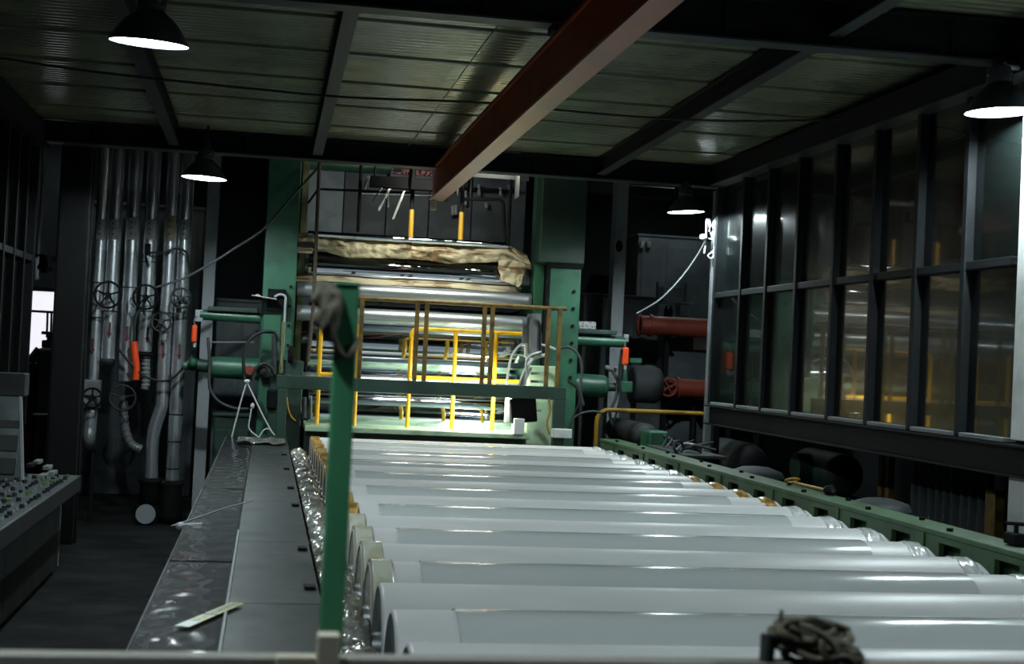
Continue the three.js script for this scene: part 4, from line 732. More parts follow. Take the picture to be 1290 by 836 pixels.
{
  let p = pipe('silver steam pipe, leftmost of the row, ending in a low valve and elbow', 124, 13.5, 479, { seams: [356, 400], plate: [277, 302], arrow: 436, dx: -7 });
  const A = (x, y) => pz(x, y, ZP);
  part(p.t, 'valve_body', rbox(A(104, 490).x, A(127, 490).x, A(115, 514).y, A(115, 478).y, ZP - 0.1, ZP + 0.1, 0.02), M.grey);
  spoked(p.t, 116, 501, 13, 0.2);
  part(p.t, 'lower_jacket', lathe([[0.07, A(114, 540).y], [0.078, A(114, 538).y], [0.078, A(114, 516).y], [0.07, A(114, 515).y]], 28).translate(A(113.5, 530).x, 0, ZP), M.pipeSteel);
  part(p.t, 'elbow', tube([A(113, 538), A(112, 552), pz(112, 559, ZP - 0.1), pz(112, 561, ZP - 0.3)], 0.078, 24, 20), M.pipeSteel);
  part(p.t, 'leg', rod(A(117, 570), V(A(117, 570).x, 0, ZP), 0.025), M.steelDark);
  p = pipe('silver steam pipe, second from the left, with a handwheel and a closed lower end', 141, 17, 452, { seams: [392], plate: [277, 302], arrow: 416, dx: 0 });
  spoked(p.t, 136, 371, 17, 0.3);
  part(p.t, 'cap', lathe([[0, p.y0 - 0.09], [0.07, p.y0 - 0.08], [0.092, p.y0 - 0.03], [0.092, p.y0], [0, p.y0]], 28).translate(p.xr, 0, ZP), M.darkGrey);
  p = pipe('silver steam pipe, third from the left, ending in a large handwheel and bent hose', 164, 18, 480, { seams: [362], plate: [275, 302], arrow: 421, dx: -4 });
  spoked(p.t, 154.5, 501, 16.5, 0.2, M.darkGrey);
  part(p.t, 'hose', tube([A(155, 505), A(156, 525), A(159, 545), A(166, 560), A(178, 566)], 0.05, 40, 16), M.ribHose);
  for (let i = 0; i < 9; i++) { const q = new THREE.CatmullRomCurve3([A(155, 505), A(156, 525), A(159, 545), A(166, 560), A(178, 566)], false, 'centripetal'), u = 0.15 + i * 0.1, c = q.getPoint(u), d = q.getTangent(u), g = new THREE.TorusGeometry(0.05, 0.007, 6, 20).applyQuaternion(new THREE.Quaternion().setFromUnitVectors(V(0, 0, 1), d)).translate(c.x, c.y, c.z); part(p.t, 'hose_rib', g, M.grey); }
  p = pipe('silver steam pipe, fourth from the left, thinner wheel valve and ribbed lower hose', 187, 17, 443, { seams: [330, 392], plate: [277, 302], arrow: 422, dx: -1 });
  spoked(p.t, 183.5, 374, 16, 0.3);
  part(p.t, 'hose', tube([A(183, 443), A(184, 460), A(184, 480), A(182, 490)], 0.045, 24, 16), M.ribHose);
  for (let i = 0; i < 8; i++) { const c = A(183.6, 448 + i * 5.2); part(p.t, 'hose_rib', new THREE.TorusGeometry(0.045, 0.008, 6, 20).rotateX(Math.PI / 2).translate(c.x, c.y, c.z), M.lightGrey); }
  part(p.t, 'flange', lathe([[0, A(180, 448).y], [0.11, A(180, 448).y], [0.11, A(180, 444).y], [0, A(180, 444).y]], 28).translate(A(181.5, 445).x, 0, ZP), M.steelDark);
  p = pipe('silver steam pipe, fifth from the left with a tan plate, bent near the floor', 212, 16, 612, { kink: 505, px2: 190, seams: [394, 480], plate: [272, 304], tan: 1, arrow: 442, dx: -6 });
  spoked(p.t, 203, 405, 13, 0.3, M.darkGrey);
  part(p.t, 'flange', lathe([[0, 0.52], [0.135, 0.52], [0.135, 0.47], [0.11, 0.46], [0.11, 0.2], [0, 0.2]], 28).translate(A(188, 620).x, 0, ZP), M.black);
  const c = pz(183, 655, ZP + 0.25); c.y += 0.07; part(p.t, 'blind_flange', [new THREE.CylinderGeometry(0.11, 0.11, 0.03, 32).rotateX(Math.PI / 2).translate(c.x, c.y, c.z)], M.lightGrey, 'pale round blind flange facing the aisle');
  part(p.t, 'stub', [new THREE.CylinderGeometry(0.09, 0.09, 0.28, 24).rotateX(Math.PI / 2).translate(c.x, c.y, c.z - 0.15)], M.darkGrey);
  part(p.t, 'foot', box(c.x - 0.12, c.x + 0.12, 0, 0.2, ZP - 0.12, ZP + 0.12), M.black);
  p = pipe('silver steam pipe, rightmost of the row, running down to a dark floor flange', 230, 17, 612, { seams: [382, 522, 556, 590], plate: [277, 302], arrow: 443, dx: -4 });
  spoked(p.t, 228, 375, 13, 0.3, M.darkGrey);
  part(p.t, 'flange', lathe([[0, 0.5], [0.135, 0.5], [0.135, 0.44], [0.12, 0.42], [0.125, 0.12], [0.135, 0.1], [0.135, 0], [0, 0]], 28).translate(p.xr, 0, ZP), M.black);
  const tb = thing('orange_tube', 'short orange plastic tube hanging between the third and fourth silver pipes', 'tube', A(170, 455));
  part(tb, 'tube', tube([pz(169, 430, ZP + 0.2), pz(170, 445, ZP + 0.2), pz(172, 465, ZP + 0.2), pz(171, 478, ZP + 0.2)], 0.04, 30, 16), M.orange);
  part(tb, 'hook', tube([pz(169, 430, ZP + 0.2), pz(170, 405, ZP + 0.25), pz(176, 385, ZP + 0.25)], 0.015, 20, 8), M.greenDark);
  const sm2 = single('thin_pipe', 'thin pale vertical pipe standing left of the silver pipes beside the dark column', 'pipe', rod(V(pz(77, 250, -16.6).x, 0, -16.6), V(pz(77, 250, -16.6).x, 4.6, -16.6), 0.022), M.steel);
  hose('black cable hanging across the lower silver pipes in a loose loop', [[150, 440], [165, 458], [185, 475], [210, 479], [228, 466], [240, 440]], ZP + 0.22, 0.014, M.cable, 'cable');
  hose('black cable swung between the fourth and sixth silver pipes', [[189, 318], [205, 318], [222, 313], [235, 318], [240, 332]], ZP + 0.2, 0.014, M.cable, 'cable');
  const cl = thing('pipe_clamp', 'dark clamp on the fourth silver pipe holding the swung cable', 'clamp', pz(188, 315, ZP + 0.2));
  part(cl, 'jaw', rbox(pz(184, 315, ZP).x, pz(191, 315, ZP).x, pz(188, 322, ZP).y, pz(188, 308, ZP).y, ZP + 0.08, ZP + 0.2, 0.01), M.black); part(cl, 'pin', rod(pz(186, 322, ZP + 0.15), pz(189, 334, ZP + 0.15), 0.014), M.lightGrey);
}
// ------------------------------------------------------------------ columns
{
  const col = (name, label, xa, xb, yT, yB, z, m) => { const a = pz(xa, 350, z).x, b = pz(xb, 350, z).x, t = thing(name, label, 'column', V((a + b) / 2, 0, z)); part(t, 'web', box((a + b) / 2 - 0.01, (a + b) / 2 + 0.01, 0, yT, z - 0.2, z), m); part(t, 'face', rbox(a, b, 0, yT, z, z + 0.015, 0.004), m); part(t, 'face', rbox(a, b, 0, yT, z - 0.215, z - 0.2, 0.004), m); part(t, 'base_plate', rbox(a - 0.06, b + 0.06, 0, 0.02, z - 0.28, z + 0.07, 0.004), M.steelDark); return t; };
  col('steel_column', 'light grey steel column between the silver pipes and the left mill frame', 256, 271, 4.9, 0, -17.6, M.lightGrey);
  const c = col('steel_column', 'light grey steel column right of the mill, with a dark hole in it', 772, 787, 4.9, 0, -17.8, M.lightGrey);
  const q = pz(780, 310, -17.78); part(c, 'hole_cover', [new THREE.CylinderGeometry(0.05, 0.05, 0.02, 20).rotateX(Math.PI / 2).scale(0.9, 1.5, 1).translate(q.x, q.y, q.z)], M.black);
  const d = thing('steel_column', 'broad black steel column between the left glazing and the silver pipes', 'column', V(pz(90, 400, -15.05).x, 0, -15.05));
  const da = pz(68, 400, -15.05).x, db = pz(106, 400, -15.05).x;
  part(d, 'casing', rbox(da, db, 0, 4.03, -15.3, -15.02, 0.01), M.black);
  part(d, 'edge_strip', box(db, db + 0.02, 0, 4.03, -15.2, -15.12), M.black);
  const e = thing('end_post', 'slim steel post ending the right glazing, its face lit by the lamp', 'column', V(XR - 0.06, 0, -15.1));
  const ea = pz(893, 400, -15.1).x;
  part(e, 'face', rbox(ea, ea + 0.07, 0, 4.03, -15.14, -15.06, 0.006), M.grey); part(e, 'side', rbox(ea + 0.07, ea + 0.15, 0, 4.03, -15.14, -15.0, 0.006), M.steelDark);
  const zz = -15.02, P = (x, y) => pz(x, y, zz), t = thing('cable_bracket', 'white bracket with insulator and curled wires at the top of the slim end post', 'bracket', P(895, 300));
  part(t, 'arm', bar(P(892, 275), P(901, 310), 0.035, 0.03), M.grey); part(t, 'arm', bar(P(902, 276), P(894, 292), 0.03, 0.03), M.white); part(t, 'plate', bar(P(890, 276), P(889, 308), 0.012, 0.02), M.white); part(t, 'plate', bar(P(901, 280), P(899, 325), 0.02, 0.02), M.lightGrey);
  part(t, 'insulator', lump(P(885, 299).x, P(885, 299).y, zz + 0.04, 0.045, 0.035, 0.04, 0.1, 2, 3), M.white);
  part(t, 'wire_curl', tube([P(893, 300), P(899, 303), P(900, 312), P(896, 318), P(892, 322), P(896, 326), P(899, 321), P(896, 317)], 0.01, 50, 6), M.lightGrey);
  part(t, 'wire_end', rod(P(889, 308), P(887, 319), 0.01), M.white);
}
// ------------------------------------------------------------------ right bay behind the mill
{
  const z = -18.2, P = (x, y, zz = z) => pz(x, y, zz);
  const rp = (label, x0, x1, y, r, z2) => { const a = P(x0, y, z2), b = P(x1, y, z2), t = thing('red_pipe', label, 'pipe', a); part(t, 'tube', rod(a, V(b.x, a.y, z2), r, 28), M.redPipe); part(t, 'end_ring', new THREE.TorusGeometry(r * 1.0, 0.022, 10, 32).rotateY(1.1).translate(a.x, a.y, a.z), M.redPipe); part(t, 'flange', rod(V(a.x + 0.12, a.y, z2), V(a.x + 0.16, a.y, z2), r * 1.18, 28), M.redPipe); for (let i = 0; i < 2; i++) part(t, 'support', [box(a.x + 0.4 + i * 0.9, a.x + 0.46 + i * 0.9, 0, a.y + r, z2 - r - 0.1, z2 - r - 0.04), box(a.x + 0.4 + i * 0.9, a.x + 0.46 + i * 0.9, a.y - r - 0.02, a.y - r, z2 - r - 0.1, z2 + r)], M.steelDark); };
  rp('upper of two fat dull red pipes in the dark bay right of the mill', 806, 1010, 409, 0.125, z);
  rp('lower of two fat dull red pipes in the dark bay right of the mill', 840, 1010, 488, 0.125, z);
  const wheel = P(842, 488, z + 0.2); const wt = thing('red_handwheel', 'dull red wheel in front of the lower red pipe', 'wheel', wheel); part(wt, 'rim', new THREE.TorusGeometry(0.11, 0.018, 10, 32).translate(wheel.x, wheel.y, wheel.z), M.redPipe); for (let k = 0; k < 4; k++) part(wt, 'spoke', rod(wheel.clone(), V(wheel.x + 0.11 * Math.cos(k * 1.57 + 0.5), wheel.y + 0.11 * Math.sin(k * 1.57 + 0.5), wheel.z), 0.012, 8), M.redPipe);
  part(wt, 'axle', rod(wheel.clone(), V(wheel.x, wheel.y, z), 0.02), M.redPipe);
  const sh = thing('shelf_rack', 'dim grey shelf of boxes behind the slim end post', 'shelf', P(876, 380));
  for (const [y, w] of [[377, 34], [397, 34]]) part(sh, 'shelf', rbox(P(858, y).x, P(900, y).x, P(870, y + 1.5).y, P(870, y).y, z - 1.3, z - 0.95, 0.004), M.lightGrey);
  part(sh, 'upright', box(P(859, 380).x, P(861, 380).x, 0, P(870, 350).y, z - 1.3, z - 1.25), M.grey); part(sh, 'upright', box(P(897, 380).x, P(899, 380).x, 0, P(870, 350).y, z - 1.3, z - 1.25), M.grey);
  single('grey_box', 'dim grey carton on the upper shelf behind the slim end post', 'box', rbox(P(862, 365).x, P(885, 365).x, P(870, 376).y, P(870, 357).y, z - 1.26, z - 1.0, 0.01), M.lightGrey);
  single('grey_box', 'smaller dim carton on the lower shelf behind the slim end post', 'box', rbox(P(884, 388).x, P(896, 388).x, P(890, 396.5).y, P(890, 381).y, z - 1.26, z - 1.0, 0.01), M.grey);
  for (const x of [868, 874]) single('shelf_bottle', x < 870 ? 'dark bottle on the lower shelf, left of the pair' : 'dark bottle on the lower shelf, right of the pair', 'bottle', lathe([[0, 0], [0.03, 0], [0.03, 0.1], [0.012, 0.13], [0.012, 0.16], [0, 0.16]], 14).translate(P(x, 390).x, P(x, 396.8).y, z - 1.1), M.black);
  const n0 = P(874, 422, z - 0.488), n1 = P(891, 441, z - 0.488); single('notice', 'pale paper notice on the dim grey cabinet between the red pipes', 'notice', [rbox(n0.x, n1.x, n1.y, n0.y, z - 0.49, z - 0.485, 0.001)], M.paper);
  const nb = thing('control_cabinet', 'dim grey cabinet carrying the pale notice between the red pipes', 'cabinet', P(880, 440)); part(nb, 'case', rbox(P(838, 430, z - 0.5).x, P(905, 430, z - 0.5).x, 0, P(870, 412, z - 0.5).y, z - 0.9, z - 0.5, 0.01), M.bayGrey); part(nb, 'door', rbox(P(842, 430, z - 0.5).x, P(903, 430, z - 0.5).x, 0.1, P(870, 414, z - 0.5).y, z - 0.502, z - 0.49, 0.003), M.bayGrey);
  // yellow handrail
  const zr = -15.95, Q = (x, y) => pz(x, y, zr), hr = thing('handrail', 'yellow bent tube handrail behind the green frame at the right of the mill', 'railing', V(Q(751, 540).x, 0, zr));
  const ya = Q(790, 517).y; part(hr, 'tube', poly([V(Q(751, 540).x, 0, zr), V(Q(751, 540).x, ya, zr), V(Q(899, 517).x, ya, zr), V(Q(899, 517).x, 0, zr)], 0.026, 0.16, 12), M.yellowDull);
  // dark background machines
  const bg = (name, label, x0, x1, y0, zf, zb, m, extra) => { const a = pz(x0, 400, zf).x, b = pz(x1, 400, zf).x, yt = pz((x0 + x1) / 2, y0, zf).y, t = thing(name, label, 'machine', V((a + b) / 2, 0, (zf + zb) / 2)); part(t, 'body', rbox(a, b, 0, yt, zb, zf, 0.02), m); part(t, 'top', rbox(a - 0.02, b + 0.02, yt, yt + 0.04, zb - 0.02, zf + 0.02, 0.01), m); for (let i = 0; i < 3; i++) part(t, 'panel', rbox(a + (b - a) * (0.05 + 0.31 * i), a + (b - a) * (0.33 + 0.31 * i), 0.3, yt - 0.15, zf, zf + 0.015, 0.005), m); extra && extra(t, a, b, yt, zf); };
  bg('dark_machine', 'dark machine body in the bay right of the mill, behind the grey column', 735, 830, 375, -19.2, -20.4, M.bayGrey);
  bg('dark_machine', 'tall dark machine in the bay behind the red pipes', 800, 900, 300, -21.5, -22.8, M.bayGrey);
  bg('dark_machine', 'dark machine in the bay left of the mill behind the grey column', 256, 330, 380, -18.6, -19.8, M.bayGrey);
  bg('dark_machine', 'tall dark cabinet behind the silver pipes', 100, 250, 260, -20.0, -21.0, M.bayGrey);
  bg('green_cabinet', 'dark green low cabinet beneath the left green drive', 276, 322, 525, -16.75, -17.3, M.greenDark);
  const tb = thing('ceiling_duct', 'dim grey duct high in the bay right of the mill', 'duct', pz(800, 240, -20)); part(tb, 'duct', rbox(pz(735, 240, -20).x, pz(850, 240, -20).x, pz(780, 245, -20).y, pz(780, 232, -20).y, -20.3, -20, 0.01), M.darkGrey); part(tb, 'rod', rod(V(pz(760, 240, -20).x, pz(780, 232, -20).y, -20.15), V(pz(760, 240, -20).x, 6.4, -20.15), 0.02), M.steelDark); part(tb, 'rod', rod(V(pz(835, 240, -20).x, pz(780, 232, -20).y, -20.15), V(pz(835, 240, -20).x, 6.4, -20.15), 0.02), M.steelDark);
  for (const [x, lab] of [[810, 'left'], [818, 'right']]) single('pale_tin', `dim pale tin high in the dark bay, ${lab} of the pair`, 'tin', lathe([[0, 0], [0.035, 0], [0.035, 0.1], [0, 0.1]], 16).translate(pz(x, 312, -21.4).x, pz(x, 312, -21.4).y, -21.45), M.grey);
}
// ------------------------------------------------------------------ left bay: daylit window and machine
{
  const z = -21.5, P = (x, y, zz = z) => pz(x, y, zz);
  const w = new THREE.Group(); w.name = 'window_3'; w.userData.kind = 'structure'; scene.add(w);
  const a = P(36, 410), b = P(74, 410), yt = P(55, 367).y, yb = P(55, 452).y;
  mesh('pane', box(a.x, b.x, yb, yt, z - 0.03, z - 0.01), M.daylight, w);
  mesh('frame', merge([box(a.x - 0.06, a.x, yb - 0.06, yt + 0.06, z - 0.05, z + 0.03), box(b.x, b.x + 0.06, yb - 0.06, yt + 0.06, z - 0.05, z + 0.03), box(a.x, b.x, yt, yt + 0.06, z - 0.05, z + 0.03), box(a.x, b.x, yb - 0.06, yb, z - 0.05, z + 0.03)]), M.steelDark, w);
  mesh('wall_panel', merge([box(-7, a.x - 0.06, 0, 6.4, z - 0.1, z), box(b.x + 0.06, P(110, 400).x, 0, 6.4, z - 0.1, z), box(a.x - 0.06, b.x + 0.06, yt + 0.06, 6.4, z - 0.1, z), box(a.x - 0.06, b.x + 0.06, 0, yb - 0.06, z - 0.1, z)]), M.concreteDark, w);
  const g = thing('window_guard', 'dark bars crossing the bright window at the far left', 'bars', P(55, 392, z + 0.3));
  part(g, 'rail', rod(P(30, 391, z + 0.3), P(82, 394, z + 0.3), 0.018), M.black); for (const q of [30, 82]) part(g, 'stay', rod(P(q, q < 50 ? 391 : 394, z + 0.3), V(P(q, 392, z + 0.3).x, P(q, q < 50 ? 391 : 394, z + 0.3).y, z), 0.016), M.black); for (const x of [60, 65]) part(g, 'bar', rod(P(x, 392, z + 0.3), P(x - 1, 425, z + 0.3), 0.016), M.black);
  const m = thing('dark_machine', 'dark hunched machine in front of the bright window at the far left', 'machine', P(58, 480, -19.5));
  const Z = -19.5, A = P(42, 560, Z), B = P(72, 560, Z);
  part(m, 'body', rbox(P(47, 440, Z).x, B.x + 0.1, 0.0, P(55, 438, Z).y, Z - 0.5, Z, 0.05), M.bayGrey);
  part(m, 'top', rbox(P(51, 425, Z).x, B.x + 0.1, P(55, 438, Z).y, P(55, 428, Z).y, Z - 0.4, Z - 0.1, 0.02), M.bayGrey); part(m, 'cap', rbox(P(50, 425, Z).x, P(70, 425, Z).x, P(55, 421, Z).y, P(55, 417, Z).y, Z - 0.4, Z - 0.1, 0.01), M.bayGrey); part(m, 'stem', box(P(56, 425, Z).x, P(66, 425, Z).x, P(55, 429, Z).y, P(55, 420, Z).y, Z - 0.3, Z - 0.2), M.bayGrey);
  part(m, 'shoulder', rod(P(38, 455, Z), P(50, 440, Z), 0.06), M.bayGrey); part(m, 'panel', rbox(P(33, 470, Z).x, P(44, 470, Z).x, 0.4, P(38, 457, Z).y, Z - 0.3, Z + 0.02, 0.02), M.redDim);
  part(m, 'handle', rod(P(42, 522, Z + 0.15), P(62, 522, Z + 0.15), 0.016), M.string, 'pale horizontal handle'); part(m, 'handle_stay', rod(P(52, 522, Z), P(52, 522, Z + 0.15), 0.012), M.bayGrey);
  part(m, 'leg', bar(P(60, 530, Z + 0.1), V(P(45, 600, Z).x, 0.05, Z + 0.1), 0.05, 0.05), M.darkGrey);
  const ht = thing('pipe_valve', 'small dark valve knob cluster high at the left above the bright window', 'valve', P(58, 330, -16.9));
  part(ht, 'body', lump(P(58, 332, -16.9).x, P(58, 332, -16.9).y, -16.9, 0.09, 0.09, 0.08, 0.7, 2.4, 3), M.black); part(ht, 'pipe', rod(P(47, 325, -16.9), P(47, 352, -16.9), 0.035), M.grey); part(ht, 'pipe', rod(P(0, 312, -16.9), P(76, 327, -16.9), 0.025), M.black); part(ht, 'pipe', rod(P(47, 352, -16.9), V(P(47, 352, -16.9).x, 4.6, -16.9), 0.02), M.grey);
}
// ------------------------------------------------------------------ control desk
{
  const z0 = -13.3, z1 = -8.6, xr = -1.60, xl = -2.30, y = 0.86;
  const t = thing('control_desk', 'long grey control desk at the left edge, crowded with small knobs and buttons', 'desk', V(-1.95, 0, -11));
  part(t, 'top', rbox(xl, xr, y - 0.05, y, z0, z1, 0.008), M.console);
  part(t, 'front_lip', rbox(xr, xr + 0.012, y - 0.13, y, z0, z1, 0.004), M.lipDark);
  for (let i = 0; i < 5; i++) { const L = (z1 - z0 - 0.2) / 5; part(t, 'body_panel', rbox(xl + 0.02, xr - 0.14, 0.06, y - 0.05, z0 + 0.1 + L * i + 0.004, z0 + 0.1 + L * (i + 1) - 0.004, 0.006), M.consoleBody); }
  part(t, 'plinth', box(xl + 0.06, xr - 0.18, 0, 0.06, z0 + 0.12, z1 - 0.05), M.black);
  part(t, 'corner_edge', box(xr - 0.14, xr - 0.132, 0.06, y - 0.05, z0 + 0.1, z0 + 0.112), M.lightGrey);
  const kg = new THREE.CylinderGeometry(0.016, 0.02, 0.035, 12), bg = new THREE.CylinderGeometry(0.014, 0.014, 0.02, 12);
  let c = 0;
  for (let i = 0; i < 30; i++) for (let j = 0; j < 6; j++) { const zz = z0 + 0.28 + i * 0.15 + rr(-0.01, 0.01), x = xr - 0.07 - j * 0.088 + rr(-0.006, 0.006), q = rnd(); if (zz > -9 || q < 0.12) continue; const m = q < 0.5 ? M.knobGrey : q < 0.86 ? M.knob : q < 0.985 ? M.knob : M.knobGreen; part(t, q < 0.6 ? 'button' : 'knob', (q < 0.6 ? bg : kg).clone().translate(x, y + 0.012, zz), m); c++; }
  for (const [px, py] of [[60, 589], [48, 582], [39, 586], [66, 596], [54, 600]]) { const p = py_(px, py, y + 0.012); part(t, 'switch_block', rbox(p.x - 0.03, p.x + 0.03, y, y + 0.035, p.z - 0.12, p.z + 0.12, 0.006), px % 2 ? M.knob : M.knobGrey); }
  for (const [px, py] of [[66, 605], [52, 603], [15, 596], [10, 628]]) { const p = py_(px, py, y + 0.012); part(t, 'lit_button', rbox(p.x - 0.025, p.x + 0.025, y, y + 0.018, p.z - 0.05, p.z + 0.05, 0.004), M.knobGreen, 'green button'); }
  // upright panel standing on the desk
  const zp = -12.6, a = pz(0, 583, zp), b = pz(30, 583, zp), yt = pz(10, 500, zp).y;
  const u = thing('instrument_panel', 'grey sloping instrument panel standing on the far end of the control desk', 'panel', V(-2.1, y, zp));
  const sl = (g) => g;
  const pb = [];
  part(u, 'face', sheet((s, v) => V(xl - 0.08 + (b.x - xl + 0.06) * s - 0.06 * v * s, y + (yt - y) * v, zp - 0.18 * v), 2, 2, 0.03), M.console);
  part(u, 'side_edge', bar(V(b.x, y + 0.005, zp + 0.01), V(b.x - 0.08, yt, zp - 0.17), 0.02, 0.05), M.lightGrey);
  for (let i = 0; i < 3; i++) part(u, 'meter', rbox(-0.09, 0.09, -0.07, 0.07, -0.012, 0.012, 0.006).rotateX(-0.35).translate(b.x - 0.16 - 0.0 * i, y + 0.12 + i * 0.19, zp - 0.035 - i * 0.06 + 0.03), M.consoleBody);
  part(u, 'top_box', rbox(b.x - 0.3, b.x - 0.05, yt, yt + 0.2, zp - 0.4, zp - 0.15, 0.015), M.darkGrey);
  const st = pz(26, 500, -13.2), s2 = pz(24, 540, -13.2);
  single('pale_strip', 'pale upright strip beside the instrument panel at the far end of the desk', 'strip', rbox(st.x - 0.02, st.x + 0.01, y, st.y + 0.1, -13.24, -13.2, 0.004), M.white);
}
// ------------------------------------------------------------------ beyond and below the right glazing
{
  struct('wall_right_far', box(8.6, 8.8, 0, 4.5, -20, ZF), M.concreteDark);
  const X = 5.7, P = (x, y, XX = X) => px_(x, y, XX);
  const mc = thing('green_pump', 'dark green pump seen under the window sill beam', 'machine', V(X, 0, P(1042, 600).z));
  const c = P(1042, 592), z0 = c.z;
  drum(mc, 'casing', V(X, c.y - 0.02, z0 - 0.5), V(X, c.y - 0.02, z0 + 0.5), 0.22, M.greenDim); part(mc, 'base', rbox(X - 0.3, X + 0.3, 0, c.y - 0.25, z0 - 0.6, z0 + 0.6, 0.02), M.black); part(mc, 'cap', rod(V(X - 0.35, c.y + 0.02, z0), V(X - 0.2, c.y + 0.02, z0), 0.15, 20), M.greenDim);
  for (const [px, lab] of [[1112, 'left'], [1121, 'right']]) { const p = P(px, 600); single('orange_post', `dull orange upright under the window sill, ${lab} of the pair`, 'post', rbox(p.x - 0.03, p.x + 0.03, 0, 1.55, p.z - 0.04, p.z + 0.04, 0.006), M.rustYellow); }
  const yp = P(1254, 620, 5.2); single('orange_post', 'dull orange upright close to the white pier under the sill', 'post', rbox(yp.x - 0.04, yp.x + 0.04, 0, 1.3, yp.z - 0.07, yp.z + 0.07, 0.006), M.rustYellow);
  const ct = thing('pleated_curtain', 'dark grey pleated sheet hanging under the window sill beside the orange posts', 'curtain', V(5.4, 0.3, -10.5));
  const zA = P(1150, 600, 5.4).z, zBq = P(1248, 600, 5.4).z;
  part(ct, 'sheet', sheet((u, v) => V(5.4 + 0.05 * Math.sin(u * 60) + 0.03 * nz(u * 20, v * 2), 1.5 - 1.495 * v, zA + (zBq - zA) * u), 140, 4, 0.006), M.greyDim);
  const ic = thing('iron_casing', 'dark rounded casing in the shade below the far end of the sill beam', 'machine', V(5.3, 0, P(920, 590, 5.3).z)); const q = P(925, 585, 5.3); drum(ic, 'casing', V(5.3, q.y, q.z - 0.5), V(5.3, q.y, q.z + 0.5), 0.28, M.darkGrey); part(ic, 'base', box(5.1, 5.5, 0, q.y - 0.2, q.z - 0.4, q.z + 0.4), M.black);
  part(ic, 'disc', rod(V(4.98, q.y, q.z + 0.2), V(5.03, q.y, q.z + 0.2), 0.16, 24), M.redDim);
  // bits on and behind the green frame
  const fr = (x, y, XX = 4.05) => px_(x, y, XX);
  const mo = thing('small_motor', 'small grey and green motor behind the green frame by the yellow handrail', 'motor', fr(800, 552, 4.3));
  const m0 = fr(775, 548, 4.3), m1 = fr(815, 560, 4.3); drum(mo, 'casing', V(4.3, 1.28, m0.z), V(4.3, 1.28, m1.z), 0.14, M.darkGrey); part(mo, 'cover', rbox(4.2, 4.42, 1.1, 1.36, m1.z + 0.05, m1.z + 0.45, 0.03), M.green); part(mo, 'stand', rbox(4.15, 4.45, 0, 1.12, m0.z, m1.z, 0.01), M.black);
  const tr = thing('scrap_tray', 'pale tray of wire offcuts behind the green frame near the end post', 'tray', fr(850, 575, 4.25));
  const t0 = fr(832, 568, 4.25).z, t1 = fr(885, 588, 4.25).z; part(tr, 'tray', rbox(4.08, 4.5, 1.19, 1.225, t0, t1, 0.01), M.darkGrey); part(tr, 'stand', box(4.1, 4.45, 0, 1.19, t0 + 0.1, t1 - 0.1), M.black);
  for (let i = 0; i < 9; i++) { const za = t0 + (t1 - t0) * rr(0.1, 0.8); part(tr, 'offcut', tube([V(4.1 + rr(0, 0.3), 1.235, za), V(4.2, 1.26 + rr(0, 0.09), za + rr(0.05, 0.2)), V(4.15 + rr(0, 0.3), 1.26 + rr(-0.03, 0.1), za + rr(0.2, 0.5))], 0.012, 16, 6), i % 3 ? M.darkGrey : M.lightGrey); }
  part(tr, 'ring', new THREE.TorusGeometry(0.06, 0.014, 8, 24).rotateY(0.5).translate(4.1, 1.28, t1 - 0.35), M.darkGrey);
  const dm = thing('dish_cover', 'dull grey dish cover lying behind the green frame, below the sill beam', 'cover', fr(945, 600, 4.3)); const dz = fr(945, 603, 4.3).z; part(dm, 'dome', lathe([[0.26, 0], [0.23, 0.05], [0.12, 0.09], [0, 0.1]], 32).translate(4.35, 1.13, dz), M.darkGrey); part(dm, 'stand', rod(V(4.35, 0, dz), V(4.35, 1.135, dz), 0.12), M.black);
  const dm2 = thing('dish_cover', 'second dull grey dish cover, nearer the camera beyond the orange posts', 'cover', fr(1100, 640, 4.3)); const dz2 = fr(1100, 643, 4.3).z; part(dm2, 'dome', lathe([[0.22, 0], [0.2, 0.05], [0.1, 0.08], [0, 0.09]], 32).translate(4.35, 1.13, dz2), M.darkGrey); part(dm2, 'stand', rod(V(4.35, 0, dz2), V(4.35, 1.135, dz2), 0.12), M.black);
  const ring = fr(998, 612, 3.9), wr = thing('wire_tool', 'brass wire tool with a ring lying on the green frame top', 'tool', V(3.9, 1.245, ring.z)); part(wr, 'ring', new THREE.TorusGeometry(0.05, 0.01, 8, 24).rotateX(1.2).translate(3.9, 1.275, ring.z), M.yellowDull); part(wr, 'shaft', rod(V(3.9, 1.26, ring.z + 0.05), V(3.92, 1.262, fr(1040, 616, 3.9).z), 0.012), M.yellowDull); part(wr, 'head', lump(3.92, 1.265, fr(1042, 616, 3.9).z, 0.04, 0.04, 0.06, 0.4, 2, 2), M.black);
  const cb = thing('black_clamp', 'black clamp on the green frame top at the right edge of the picture', 'clamp', V(3.9, 1.25, fr(1284, 684, 3.9).z)); const cz = fr(1284, 684, 3.9).z; part(cb, 'jaw', rbox(3.84, 3.93, 1.24, 1.3, cz - 0.06, cz + 0.06, 0.01), M.black); part(cb, 'screw', rod(V(3.88, 1.3, cz), V(3.88, 1.35, cz), 0.012), M.black); part(cb, 'handle', rod(V(3.85, 1.345, cz - 0.05), V(3.91, 1.35, cz + 0.05), 0.01), M.black);
}
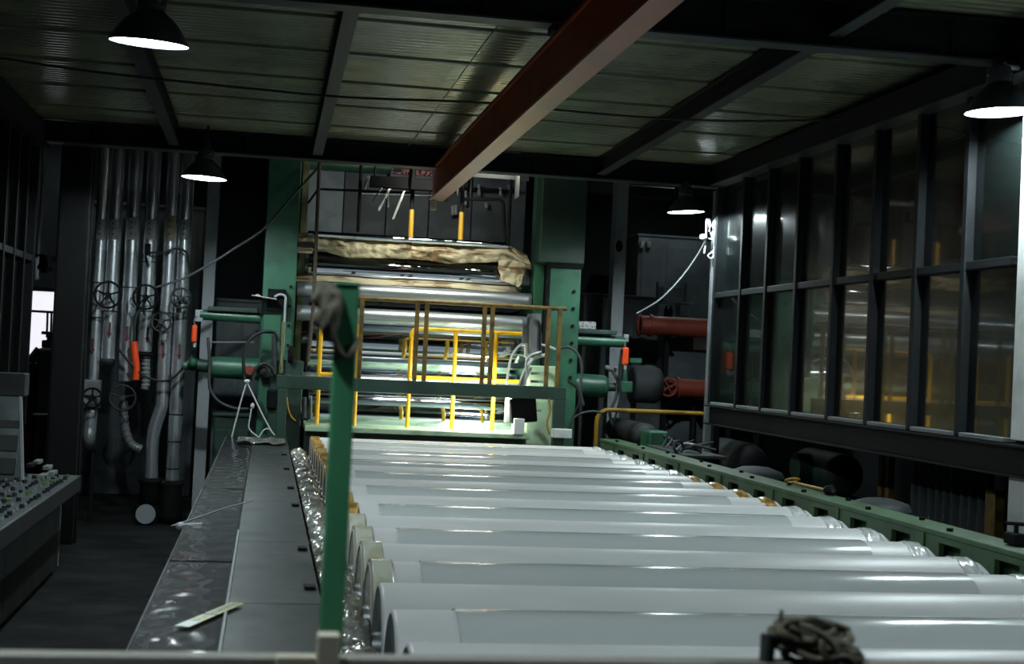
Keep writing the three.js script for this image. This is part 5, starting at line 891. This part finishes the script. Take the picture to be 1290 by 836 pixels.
// ------------------------------------------------------------------ cables under the roof
{
  const sag = (label, pts, r, m) => single('roof_cable', label, 'cable', tube(pts, r, 60, 6), m);
  sag('black cable sagging across the ceiling panels between the two cross beams', [py_(0, 73, 4.16), py_(100, 88, 4.13), py_(300, 110, 4.11), py_(430, 122, 4.09), py_(620, 130, 4.085), py_(760, 144, 4.08), py_(900, 152, 4.08), py_(1000, 152, 4.08), py_(1060, 150, 4.1)], 0.01, M.cable);
  sag('thin black wire running diagonally under the ceiling left of the red beam', [py_(652, 0, 4.3), py_(600, 68, 4.24), py_(555, 130, 4.2), py_(515, 184, 4.18)], 0.005, M.cable);
  const c = pz(300, 200, -14.8); 
}
renderer.render(scene, camera);
